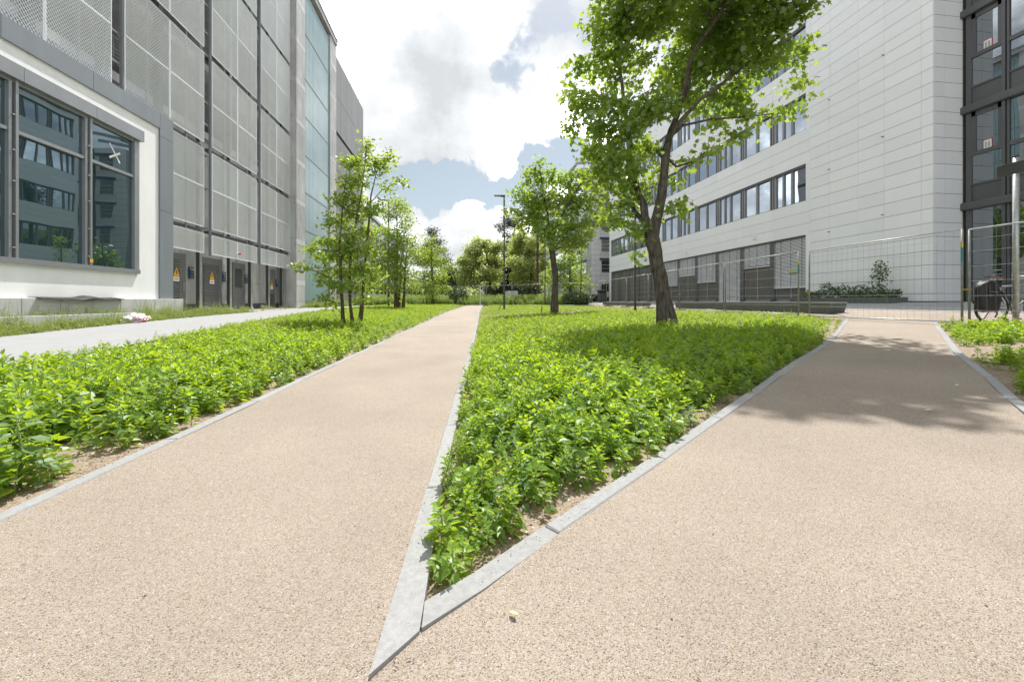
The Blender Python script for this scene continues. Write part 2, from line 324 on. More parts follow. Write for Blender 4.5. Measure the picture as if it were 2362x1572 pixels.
WL = {}
def wloc(o): return WL.get(o.name, Vector((0, 0, 0)))
def link(name, data, parent=None, loc=(0, 0, 0), rot=None):
    """links data at world position loc under parent (things are never rotated themselves unless moved afterwards)"""
    o = bpy.data.objects.new(name, data); COL.objects.link(o); loc = Vector(loc)
    WL[o.name] = loc
    if parent: o.parent = parent; o.location = loc - wloc(parent)
    else: o.location = loc
    if rot: o.rotation_euler = rot
    return o
def tag(o, label, cat, group=None):
    o['label'] = label; o['category'] = cat
    if group: o['group'] = group
    return o
def thing(name, label, cat, loc, group=None): return tag(link(name, None, None, loc), label, cat, group)
def kind(o, k): o['kind'] = k; return o
def bevel(o, w, seg=2):
    b = o.modifiers.new('bevel', 'BEVEL'); b.width = w; b.segments = seg; b.limit_method = 'ANGLE'; return o
def copy_thing(src, loc, label=None, group=None, rotz=None):
    c = src.copy(); COL.objects.link(c); c.location = loc; WL[c.name] = Vector(loc)
    if rotz is not None: c.rotation_euler = (0, 0, rotz)
    if label: c['label'] = label
    if group: c['group'] = group
    def kids(a, b):
        for ch in list(a.children):
            d = ch.copy(); COL.objects.link(d); d.parent = b; kids(ch, d)
    kids(src, c); return c

# ------------------------------------------------------------------ terrain
XPK = ((-5, -.8), (0, -.75), (5, -.6), (15, -.1), (30, .9), (45, 1.6), (400, 1.6))
XPX = np.array([a for a, b in XPK]); XPY = np.array([b for a, b in XPK])
def gz(X, Y):
    X = np.asarray(X, float); Y = np.asarray(Y, float)
    L = np.abs(X - np.interp(Y, XPX, XPY)); a = .0125 * np.clip(Y, 0, 45) + .41 * (L / 10.5) ** 1.3
    k = .12; h = np.maximum(k - np.abs(a - .6), 0) / k
    z = np.minimum(a, .6) - h * h * k * .25
    return z + np.clip((X - 10.9) / 6.6, 0, 1) * .4
def g1(x, y): return float(gz(x, y))

LE = [(-2.1, -5), (-2.05, 0), (-1.98, 2.0), (-1.86, 3.73), (-1.84, 4.33), (-1.62, 8.14), (-1.37, 12.73), (-.72, 24.05), (.94, 43.68), (1.0, 44.6)]
RE = [(-.22, 1.14), (-.17, 2.1), (-.11, 3.0), (-.05, 4.06), (.09, 6.1), (.32, 10.0), (.55, 14.0), (1.12, 24.05), (2.49, 43.8), (2.5, 44.6)]
RK = [(-.11, 1.22), (.08, 1.35), (.40, 1.61), (.55, 1.73), (1.07, 2.11), (1.76, 2.64), (2.24, 3.0), (3.29, 3.80), (4.20, 4.52), (5.37, 5.33), (6.95, 6.55), (10.92, 9.85)]
RR = [(10.72, 7.78), (8.41, 5.97), (6.60, 4.54), (5.32, 3.42), (4.91, 3.09), (4.11, 2.41), (3.3, 1.6), (2.8, 0.6), (2.6, -5)]

def conform(name, outline, dz, m, step=0.5):
    """ground sheet over an outline, cut finely enough to follow the terrain"""
    bm = bmesh.new(); vs = [bm.verts.new((x, y, 0)) for x, y in outline]
    es = [bm.edges.new((vs[i], vs[(i + 1) % len(vs)])) for i in range(len(vs))]
    bmesh.ops.triangle_fill(bm, edges=es, use_beauty=True)
    xs = [p[0] for p in outline]; ys = [p[1] for p in outline]
    for ax, lo, hi in ((0, min(xs), max(xs)), (1, min(ys), max(ys))):
        q = math.ceil(lo / step) * step
        while q < hi:
            co = (q, 0, 0) if ax == 0 else (0, q, 0); no = (1, 0, 0) if ax == 0 else (0, 1, 0)
            bmesh.ops.bisect_plane(bm, geom=bm.verts[:] + bm.edges[:] + bm.faces[:], plane_co=co, plane_no=no); q += step
    for v in bm.verts: v.co.z = g1(v.co.x, v.co.y) + dz
    bmesh.ops.recalc_face_normals(bm, faces=bm.faces[:])
    for f in bm.faces:
        if f.normal.z < 0: f.normal_flip()
    me = bpy.data.meshes.new(name); bm.to_mesh(me); bm.free(); me.materials.append(m)
    return kind(link(name, me), 'structure')

def build_ground():
    # one terrain sheet to the horizon, fine where the beds are
    xs = np.unique(np.concatenate([np.arange(-13, 19.01, .5), [-600, -300, -150, -80, -40, -25, -18, 25, 35, 60, 120, 250, 600]]))
    ys = np.unique(np.concatenate([np.arange(-6, 48.01, .5), [-300, -100, -40, -20, -10, 52, 58, 65, 75, 90, 120, 180, 300, 600, 1500]]))
    X, Y = np.meshgrid(xs, ys, indexing='ij'); Z = gz(X, Y)
    v = np.stack([X.ravel(), Y.ravel(), Z.ravel()], 1); ny = len(ys)
    f = [(i * ny + j, (i + 1) * ny + j, (i + 1) * ny + j + 1, i * ny + j + 1) for i in range(len(xs) - 1) for j in range(ny - 1)]
    me = bpy.data.meshes.new('ground'); me.from_pydata(v.tolist(), [], f); me.materials.append(M['soil'])
    kind(link('ground', me), 'structure')
    out = LE[:] + RE[::-1] + RK[1:] + [(12.3, 10.9), (12.3, 8.98)] + RR
    path = conform('path', out, .04, M['gravel'])
    conform('forecourt', [(10.95, -4), (13.35, -4), (13.35, 46), (12.4, 46), (12.4, 12.0), (11.7, 11.0), (10.95, 9.9)], .012, M['tan'], 1.0)
    conform('pavement', [(13.35, -8), (18.9, -8), (18.9, 49), (13.35, 49)], .02, M['slab'], 1.0)
    conform('pavement', [(-8.0, -2), (-5.1, -2), (-5.3, 5.0), (-5.7, 8.0), (-6.6, 14.5), (-7.05, 20), (-7.7, 36), (-9.0, 36), (-8.75, 22), (-8.74, 15.7), (-8.45, 11), (-8.13, 8.2)], .03, M['slab'], 1.0)
    conform('grit_strip', [(-8.8, 18.6), (-8.78, 27.5), (-11.4, 27.5), (-11.4, 16), (-10.0, 16)], .012, M['grit'], 1.0)
    conform('meadow_ground', [(-12, 45.5), (-1.5, 45.5), (3, 44.7), (12, 36), (12, 60), (-12, 60)], .01, M['lawn'], 2.0)
    conform('road', [(-30, 60.5), (60, 60.5), (60, 72), (-30, 72)], .012, M['asphalt'], 4.0)
    # kerb stones: each one an object, all sharing one mesh
    b = MB().box(-.04, .04, 0, .994, -.2, 0); kme = b.mesh('kerb_stone', M['kerb'])
    bm = bmesh.new(); bm.from_mesh(kme); bmesh.ops.bevel(bm, geom=[e for e in bm.edges if all(vv.co.z > -.01 for vv in e.verts)], offset=.006, segments=1, affect='EDGES'); bm.to_mesh(kme); bm.free()
    def kerb(line, side, start=0.0):
        pts = [Vector((x, y, 0)) for x, y in line]; acc = [0]
        for i in range(1, len(pts)): acc.append(acc[-1] + (pts[i] - pts[i - 1]).length)
        def pos(s):
            for i in range(1, len(pts)):
                if s <= acc[i] or i == len(pts) - 1:
                    return pts[i - 1].lerp(pts[i], (s - acc[i - 1]) / (acc[i] - acc[i - 1]))
        s = start
        while s + 1.0 <= acc[-1] + .02:
            p, q = pos(s), pos(s + 1.0); d = q - p; nrm = Vector((d.y, -d.x, 0)).normalized() * side * .04
            p = p + nrm; q = q + nrm
            z0 = g1(p.x, p.y) + .047 + random.uniform(-.002, .002); z1 = g1(q.x, q.y) + .047
            o = link('kerb_stone', kme, path, (p.x, p.y, z0))
            o.rotation_euler = (math.atan2(z1 - z0, 1.0), 0, -math.atan2(d.x, d.y) + random.gauss(0, .0025)); s += 1.0
    kerb(LE, -1); kerb(RR, -1)
    kerb(RE, 1, 0.98); kerb(RK, -1, 0.66)
    zt = .075
    MB().prism([(-.235, 1.08), (-.118, 1.205), (-.088, 2.115), (-.170, 2.115)], -.15, zt).build('kerb_stone', M['kerb'], path)
    MB().prism([(-.112, 1.212), (.085, 1.352), (.425, 1.635), (.372, 1.70), (.05, 1.435), (-.112, 1.318)], -.15, zt + .002).build('kerb_stone', M['kerb'], path)
    return path
build_ground()
PROTO_CALLS = []

# ------------------------------------------------------------------ text helper (flat print)
def text(name, s, size, m, parent, loc, rot, depth=0.001):
    c = bpy.data.curves.new(name, 'FONT'); c.body = s; c.size = size; c.align_x = 'CENTER'; c.align_y = 'CENTER'; c.extrude = depth
    o = bpy.data.objects.new(name + '_tmp', c); COL.objects.link(o)
    dg = bpy.context.evaluated_depsgraph_get(); me = bpy.data.meshes.new_from_object(o.evaluated_get(dg))
    bpy.data.objects.remove(o); me.materials.clear(); me.materials.append(m)
    t = link(name, me, parent, loc, rot); return t

ROT_PX = (math.pi / 2, 0, math.pi / 2)          # text that reads on a wall facing +X

# ------------------------------------------------------------------ white annex on the left
def build_annex():
    A = thing('annex_building', 'white rendered annex with a grey frame and a large window, at the left edge', 'building', (-13, 6, .6))
    W = -10.04
    MB().box(-17, W, -14, 15.40, .3, 1.92).box(-17, W, -14, 15.40, 6.38, 7.30).box(-17, W, 13.97, 15.40, 1.92, 6.38).box(-17, W, -14, 1.0, 1.92, 6.38).build('wall', M['render'], A)
    MB().box(-17, -16.9, 1.0, 13.97, 1.92, 6.38).build('back_wall', M['dark'], A)
    ys = [-9.6, -7.1, -4.6, -2.1, .4, 2.9, 5.4, 7.85, 10.14, 12.37, 14.83]
    for a, b in zip(ys, ys[1:]):
        MB().box(-10.2, -9.985, a + .006, b - .006, 6.86, 7.37).build('coping_panel', M['gclad'], A)
    MB().box(-17, -10.2, -14, 15.44, 7.30, 7.35).build('roof', M['gclad'], A)
    for a, b in ((1.08, 4.1), (4.11, 6.6), (6.61, 7.37)):
        MB().box(-10.2, -9.985, 14.836, 15.45, a, b).build('corner_panel', M['gclad'], A)
    # shutter box over the window
    for a, b in ((1.2, 4.0), (4.0, 6.1), (6.1, 8.3), (8.3, 10.52), (10.52, 12.37), (12.37, 14.04)):
        MB().box(-10.06, -9.90, a + .005, b - .005, 6.07, 6.405).build('shutter_box', M['galum'], A)
    # window
    win = MB().box(-10.11, -9.99, 13.78, 13.96, 1.92, 6.07).box(-10.11, -9.955, 1.0, 13.96, 1.90, 2.03).box(-10.11, -10.0, 1.0, 13.78, 5.99, 6.07).build('window_frame', M['galum'], A)
    for y in (2.9, 4.76, 6.6, 8.45, 10.30, 12.14):
        MB().box(-10.11, -9.995, y, y + .07, 2.03, 5.99).build('mullion', M['galum'], win)
        MB().box(-10.04, -9.965, y + .115, y + .175, 1.98, 6.07).build('guide_rail', M['galum'], win)
        for z in (2.25, 3.0, 3.75, 4.45, 5.25):
            MB().box(-10.0, -9.97, y + .06, y + .12, z, z + .03).build('rail_bracket', M['galv'], win)
    for a, b in zip((1.0, 3.07, 4.93, 6.77, 8.62, 10.47, 12.31), (2.9, 4.76, 6.6, 8.45, 10.30, 12.14, 13.78)):
        MB().box(-10.11, -10.01, a, b, 4.87, 4.95).build('transom', M['galum'], win)
        MB().box(-10.10, -10.075, a, b, 4.95, 5.99).build('pane', M['gl_left'], A)
        MB().box(-10.10, -10.075, a, b, 2.03, 4.87).build('pane', M['gl_left'], A)
    x = -10.068
    MB().bar((x, 12.98, 5.63), (x, 13.34, 5.16), .045, .004, (1, 0, 0)).bar((x + .001, 12.98, 5.22), (x + .001, 13.34, 5.46), .06, .004, (1, 0, 0)).build('tape_cross', M['white'], A)
    MB().box(-9.968, -9.962, 12.24, 12.33, 2.10, 2.20).build('yellow_sticker', M['yellow'], A)
    # plinth stones
    js = [-2, .4, 2.4, 4.4, 6.4, 8.4, 10.41, 11.31, 12.2, 13.08, 13.99, 14.4, 15.32, 15.76]
    for a, b in zip(js, js[1:]):
        bevel(MB().box(-10.35, -9.85, a + .006, b - .006, .3, 1.12).build('plinth_stone', M['concrete_lt'], A), .012)
    # loose membrane lying over the plinth
    mb = MB(); ny = 26
    for i in range(ny + 1):
        y = 10.72 + 2.4 * i / ny; w = math.sin(i * .9) * .012 + .02 * math.sin(i * .37)
        e = min(1, i / 5, (ny - i) / 4); bump = .05 * math.exp(-((i - 15) / 2.2) ** 2)
        for x_, z_ in ((-10.02, 1.15 + bump), (-9.9, 1.14 + w * .5 + bump), (-9.80, 1.122 + w * .6 + bump), (-9.74 - .03 * (1 - e), 1.085 + w + .02 * (1 - e))):
            mb.v.append((x_, y, z_))
    for i in range(ny):
        for j in range(3): mb.f.append((i * 4 + j, i * 4 + j + 1, i * 4 + j + 5, i * 4 + j + 4))
    o = tag(mb.build('membrane_sheet', M['rubber'], None, True, (-9.9, 11.9, 1.1)), 'loose black membrane strip lying over the concrete plinth under the annex window', 'sheet')
    o.modifiers.new('t', 'SOLIDIFY').thickness = .006
    # low concrete edging in the weeds
    e = thing('edging_wall', 'low pale concrete edging in the weeds in front of the annex', 'wall', (-9.3, 9, .4))
    for a, b in zip((3, 5, 7, 8.9, 10.5, 12.1), (5, 7, 8.9, 10.5, 12.1, 12.9)):
        bevel(MB().box(-9.36, -9.28, a + .005, b - .005, .2, .72).build('edging_stone', M['concrete_lt'], e), .008)
build_annex()

# ------------------------------------------------------------------ car park with expanded metal screens
MESHES = {}
def expanded_sheet(w, h):
    """expanded metal: rows of zigzag strands that meet in diamonds, with edge angles"""
    key = (round(w, 2), round(h, 2))
    if key in MESHES: return MESHES[key]
    pz = .058; nz = max(3, int(round(h / pz))); pz = h / nz; py = .095; ny = int(round(w / py)); py = w / ny
    b = MB()
    for r in range(nz + 1):
        base = len(b.v)
        for i in range(2 * ny + 1):
            up = (i + r) % 2; z = r * pz + (pz * .40 if up else -pz * .40); z = min(max(z, 0), h)
            y = i * py / 2
            b.v.append((0.0, y, z - .0165)); b.v.append((.020, y, z + .0145))
        for i in range(2 * ny):
            k = base + 2 * i; b.f.append((k, k + 2, k + 3, k + 1))
    b.box(-.006, .026, -.004, .014, -.01, h + .01).box(-.006, .026, w - .014, w + .004, -.01, h + .01).box(-.006, .026, .035, w - .035, -.012, .004).box(-.006, .026, .035, w - .035, h - .004, h + .012)
    MESHES[key] = b.mesh('mesh_panel', M['mesh']); return MESHES[key]

def build_carpark():
    B = thing('car_park', 'grey multi-storey car park behind expanded metal screens with a glazed stair tower', 'building', (-14, 22, .6))
    MB().box(-24, -11.4, 2, 16.5, .3, 8.3).box(-24, -11.4, 16.5, 27.4, .3, 8.3).build('wall', M['concrete'], B)
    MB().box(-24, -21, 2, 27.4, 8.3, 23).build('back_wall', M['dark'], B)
    for z in (8.3, 11.35, 15.7, 19.8, 22.8):
        MB().box(-21, -11.25, 2, 26.9, z, z + .3).build('floor_slab', M['concrete'], B)
    # concrete joints: shallow recessed grooves are built as thin strips standing proud
    for y in (22.2, 24.6): MB().box(-11.4, -11.394, y, y + .012, .9, 4.0).build('joint', M['joint'], B)
    MB().box(-11.4, -11.394, 23.9, 25.2, 2.02, 2.035).build('joint', M['joint'], B)
    for a, b in ((18.25, 19.4), (20.9, 21.75), (22.95, 25.85), (26.5, 27.3)):
        MB().box(-11.5, -11.37, a, b, .45, .92).build('base_strip', M['dgrey'], B)
    # steel columns
    for y in (18.69, 20.96, 22.92, 24.89, 26.70):
        c = MB().box(-11.20, -11.05, y, y + .09, .5, 23).build('column', M['dgrey'], B)
        MB().box(-11.045, -11.03, y - .03, y + .14, .55, 23).build('column_flange', M['galv'], c)
        MB().box(-11.22, -11.0, y - .05, y + .17, .45, .72).build('column_foot', M['concrete_lt'], c)
    for y in (9.3, 11.8, 14.0, 16.35):
        MB().box(-11.30, -11.05, y, y + .22, 4, 23).build('column', M['dgrey'], B)
    # screens
    tiers = [(3.08, 3.90), (4.18, 5.85), (5.88, 7.46), (7.76, 9.59), (9.62, 11.48), (11.76, 13.80), (13.83, 15.87), (16.14, 18.1), (18.13, 20.1), (20.4, 22.9)]
    bays = [(5.34, 7.36), (9.84, 11.86), (14.34, 16.36), (18.91, 20.93), (23.23, 25.1)]
    for by in bays:
        for (z0, z1) in tiers:
            if by[0] < 14 and z1 < 7: continue
            for k, y in enumerate(by):
                w = 1.98 if by[0] < 23 else 1.80
                if by == (18.91, 20.93): w = 1.82 if k else 1.98
                link('mesh_panel', expanded_sheet(w, z1 - z0), B, (-10.70, y, z0))
        yb = by[0]; ye = by[1] + (1.98 if by[0] < 18 else 1.82)
        z0 = 3.0 if yb > 14 else 7.0
        MB().box(-10.80, -10.715, yb - .05, yb - .005, z0, 23).build('screen_post', M['galum'], B)
        for z in (4.04, 7.61, 11.62, 16.0, 20.25):
            if z < z0: continue
            MB().box(-11.0, -10.80, yb - .05, ye, z - .05, z + .05).build('screen_rail', M['dgrey'], B)
        for z in (5.865, 9.605, 13.815, 18.115):
            if z < z0: continue
            MB().box(-10.78, -10.72, yb, ye, z - .035, z + .035).build('screen_rail', M['galum'], B)
        for yy in (yb + 1.0, yb + 3.0):
            MB().box(-10.80, -10.74, yy, yy + .05, z0 + .1, 22.9).build('screen_stud', M['galum'], B)
    for y0, y1 in ((13.86, 14.29), (18.36, 18.86), (22.74, 23.18)):
        for z in (8.65, 9.6, 11.65, 12.6, 13.8, 15.95, 16.9, 18.1):
            r = MB().box(-10.95, -10.80, y0, y1, z - .05, z + .02).build('gap_rail', M['galum'], B)
        for z0 in (8.7, 11.7, 16.0):
            for i in range(9): MB().box(-11.02, -11.01, y0 - .3, y1 + .3, z0 + .12 * i, z0 + .12 * i + .012).build('rail_wire', M['galv'], B)
            for i in range(6): MB().box(-11.0, -10.99, y0 + i * .09, y0 + i * .09 + .008, z0, z0 + 1.05).build('rail_wire', M['galv'], B)
        MB().tube([(-10.95, y0, 4.4), (-10.95, y1, 7.4)], .012, 6).tube([(-10.95, y1, 4.4), (-10.95, y0, 7.4)], .012, 6).tube([(-10.95, y0, 7.9), (-10.95, y1, 11.3)], .012, 6).build('brace_rod', M['galv'], B)
        for z in (4.15, 5.86, 7.3): MB().box(-11.0, -10.85, y0 - .05, y1 + .05, z, z + .07).build('gap_rail', M['galum'], B)
    # doors
    def door(y0, y1, z0, z1, lv, label, handle_y):
        d = MB().box(-11.42, -11.34, y0, y1, z0, z1).build('door', M['mgrey'], B); d['label'] = label
        a, b, za, zb, n = lv
        MB().box(-11.36, -11.336, a, b, za, zb).build('louvre_recess', M['dark'], d)
        mb = MB(); p = (zb - za) / n
        for i in range(n):
            z = za + i * p; k = len(mb.v)
            mb.v += [(-11.345, a, z + p * .95), (-11.345, b, z + p * .95), (-11.305, b, z + p * .35), (-11.305, a, z + p * .35), (-11.318, b, z + p * .1), (-11.318, a, z + p * .1)]
            mb.f += [(k, k + 3, k + 2, k + 1), (k + 3, k + 5, k + 4, k + 2)]
        kind(mb.build('louvre', M['mgrey'], d), 'stuff')
        MB().box(-11.345, -11.31, handle_y, handle_y + .10, 1.45, 1.85).build('handle', M['galum'], d)
        return d
    door(16.2, 18.28, .62, 3.0, (16.3, 17.95, .70, 2.72, 21), 'louvred steel door nearest the annex', 18.08)
    door(19.40, 20.86, .62, 3.02, (19.45, 20.62, .72, 2.72, 21), 'louvred steel door between the first two columns', 20.7)
    door(21.78, 22.93, .62, 3.0, (22.0, 22.62, 1.75, 2.72, 20), 'plain grey steel door with a high vent grille', 22.82)
    door(25.6, 26.46, .62, 2.98, (25.7, 26.2, .8, 1.5, 14), 'narrow grey steel door half hidden by a column', 26.36)
    for y, z, rows, lab in ((18.62, 2.25, ('Trafo', '1'), 'small blue plate reading Trafo 1, beside the first louvred door'),
                            (20.98, 2.23, ('Trafo', '2'), 'small blue plate reading Trafo 2, beside the second louvred door'),
                            (23.00, 2.23, ('ZR', '1'), 'small blue plate reading ZR 1, right of the plain steel door'),
                            (26.62, 2.18, ('NE', 'Tech'), 'small blue plate right of the narrow half hidden door')):
        s = thing('door_sign', lab, 'sign', (-11.36, y, z - .24), 'blue plates beside the service doors')
        bevel(MB().box(-11.37, -11.31, y - .14, y + .14, z - .24, z + .24).build('plate', M['blue'], s), .01)
        text('lettering', rows[0], .13 if len(rows[0]) > 3 else .16, M['white'], s, (-11.3085, y, z + .15), ROT_PX)
        text('lettering', rows[1], .13, M['white'], s, (-11.3085, y, z + .0), ROT_PX)
        mb = MB()
        for i in range(3): mb.box(-11.309, -11.3075, y - .09, y + .06 + .02 * i, z - .12 - .035 * i, z - .105 - .035 * i)
        mb.build('small_print', M['galum'], s)
    for y, z, lab in ((17.66, 2.10, 'yellow warning triangle on the louvred door nearest the annex'), (19.98, 2.09, 'yellow warning triangle on the louvred door between two columns'), (25.86, 2.02, 'yellow warning triangle on the narrow door behind a column')):
        s = thing('warning_sign', lab, 'sign', (-11.3, y, z - .25), 'warning triangles on the service doors')
        x = -11.296
        MB().poly([(x, y - .17, z - .08), (x, y + .17, z - .08), (x, y + .15, z + .03), (x, y, z + .32), (x, y - .15, z + .03)]).build('triangle', M['yellow'], s)
        MB().box(x - .004, x, y - .17, y + .17, z - .25, z - .085).build('caption_plate', M['white'], s)
        MB().poly([(x + .002, y - .01, z + .2), (x + .002, y - .045, z + .08), (x + .002, y - .005, z + .09), (x + .002, y - .02, z - .02), (x + .002, y + .045, z + .11), (x + .002, y + .008, z + .105), (x + .002, y + .025, z + .2)]).build('bolt_mark', M['black'], s)
        MB().box(x + .0005, x + .0015, y - .12, y + .12, z - .18, z - .15).build('small_print', M['joint'], s)
    s = thing('alarm_light', 'small red alarm light on the low mesh strip', 'light', (-10.6, 20.9, 3.28))
    MB().tube([(-10.67, 20.90, 3.34), (-10.61, 20.90, 3.34)], .05, 12).build('base', M['white'], s)
    MB().tube([(-10.61, 20.90, 3.34), (-10.54, 20.90, 3.34), (-10.52, 20.90, 3.34)], [.055, .055, .03], 12).build('lens', M['red'], s)
    for y in (19.0, 23.9):
        br = MB().bar((-11.02, y + .0, .78), (-10.5, y + .55, .60), .05, .12).build('ground_strut', M['galv'], B)
    # stair tower
    T = thing('stair_tower', 'concrete stair tower with pale blue channel glass between two concrete piers', 'building', (-12.5, 31, .6))
    MB().box(-17, -10.34, 26.98, 28.4, .3, 22.5).box(-17, -10.34, 33.66, 35.2, .3, 22.5).box(-17, -10.6, 28.4, 33.66, .3, 22.5).build('wall', M['concrete'], T)
    for (y0, y1) in ((26.95, 28.40), (33.66, 35.23)):
        zs = [.62, 2.05] + [4.70 + 2.58 * i for i in range(7)] + [22.4]
        for a, b in zip(zs, zs[1:]):
            MB().box(-10.36, -10.30, y0 + .02, y1, a + .012, min(a + .36, b)).build('concrete_panel', M['concrete_lt'], T)
            if b - a > .45: MB().box(-10.36, -10.305, y0 + .02, y1, a + .375, b).build('concrete_panel', M['concrete'], T)
            if y0 < 30:
                MB().box(-10.9, -10.36, y0 - .05, y0, a + .012, min(a + .36, b)).build('concrete_panel', M['concrete'], T)
                if b - a > .45: MB().box(-10.9, -10.36, y0 - .045, y0, a + .375, b).build('concrete_panel', M['concrete'], T)
    zs = [1.0, 3.3, 5.89, 8.46, 11.0, 13.6, 16.17, 19.26, 22.2]
    n = 20; w = (33.62 - 28.46) / n
    for a, b in zip(zs, zs[1:]):
        mb = MB()
        for i in range(n):
            y = 28.46 + i * w
            mb.box(-10.46, -10.405, y + .016, y + w - .016, a + .05, b - .05)
        mb.build('channel_glass', M['profilit'], T)
        MB().box(-10.50, -10.38, 28.42, 33.65, a - .05, a + .04).build('transom', M['galum'], T)
    MB().box(-10.55, -10.47, 28.42, 33.65, .9, 22.2).build('backing', M['frame'], T)
    MB().box(-17, -10.22, 26.9, 35.3, 22.5, 22.9).build('parapet', M['concrete'], T)
    MB().box(-17, -10.16, 26.85, 35.35, 22.9, 22.97).build('parapet_cap', M['galum'], T)
    # taller grey block beyond
    D = thing('screened_block', 'dark grey screened block beyond the stair tower', 'building', (-15, 43, .6))
    MB().box(-24, -11.62, 35.3, 49.85, .3, 24.0).build('wall', M['dark'], D)
    ys = [36.6, 38.6, 40.72, 42.67, 44.83, 47.22, 49.9]; zs = [.8, 4.4, 7.5, 10.2, 13.4, 16.75, 20.4, 24.1]
    for a, b in zip(ys, ys[1:]):
        for c, d in zip(zs, zs[1:]):
            gap = .34 if c in (16.75, 10.2) else .02
            MB().box(-11.6, -11.5, a + .02, b - .02, c + gap, d - .02).build('screen_panel', M['darkblock'], D)
    MB().box(-11.75, -11.5, 49.86, 49.9, .6, 24.1).build('corner_strip', M['darkblock'], D)
    for y in ys[2:]: MB().box(-11.7, -11.6, y - .05, y + .05, 24.0, 24.35).build('roof_post', M['dgrey'], D)
    MB().tube([(-11.8, 49, 24), (-11.8, 49, 27)], .02, 6).build('lightning_rod', M['galv'], D)
    # low pale building further on
    E_ = thing('low_building', 'lower pale building half hidden behind the young oaks', 'building', (-14, 60, .6))
    MB().box(-26, -11.5, 50.2, 78, .3, 12.0).build('wall', M['wallG'], E_)
    for k in range(9):
        y = 51 + 3 * k
        for z in (2.0, 5.2, 8.4):
            wdw = MB().box(-11.5, -11.44, y, y + 2.2, z, z + 1.7).build('window', M['frame'], E_)
            MB().box(-11.445, -11.42, y + .1, y + 1.05, z + .1, z + 1.6).build('pane', M['gl_shop'], wdw)
            MB().box(-11.445, -11.42, y + 1.15, y + 2.1, z + .1, z + 1.6).build('pane', M['gl_shop'], wdw)
    MB().box(-26.2, -11.3, 50.1, 78.2, 12.0, 12.4).build('roof', M['galum'], E_)
build_carpark()

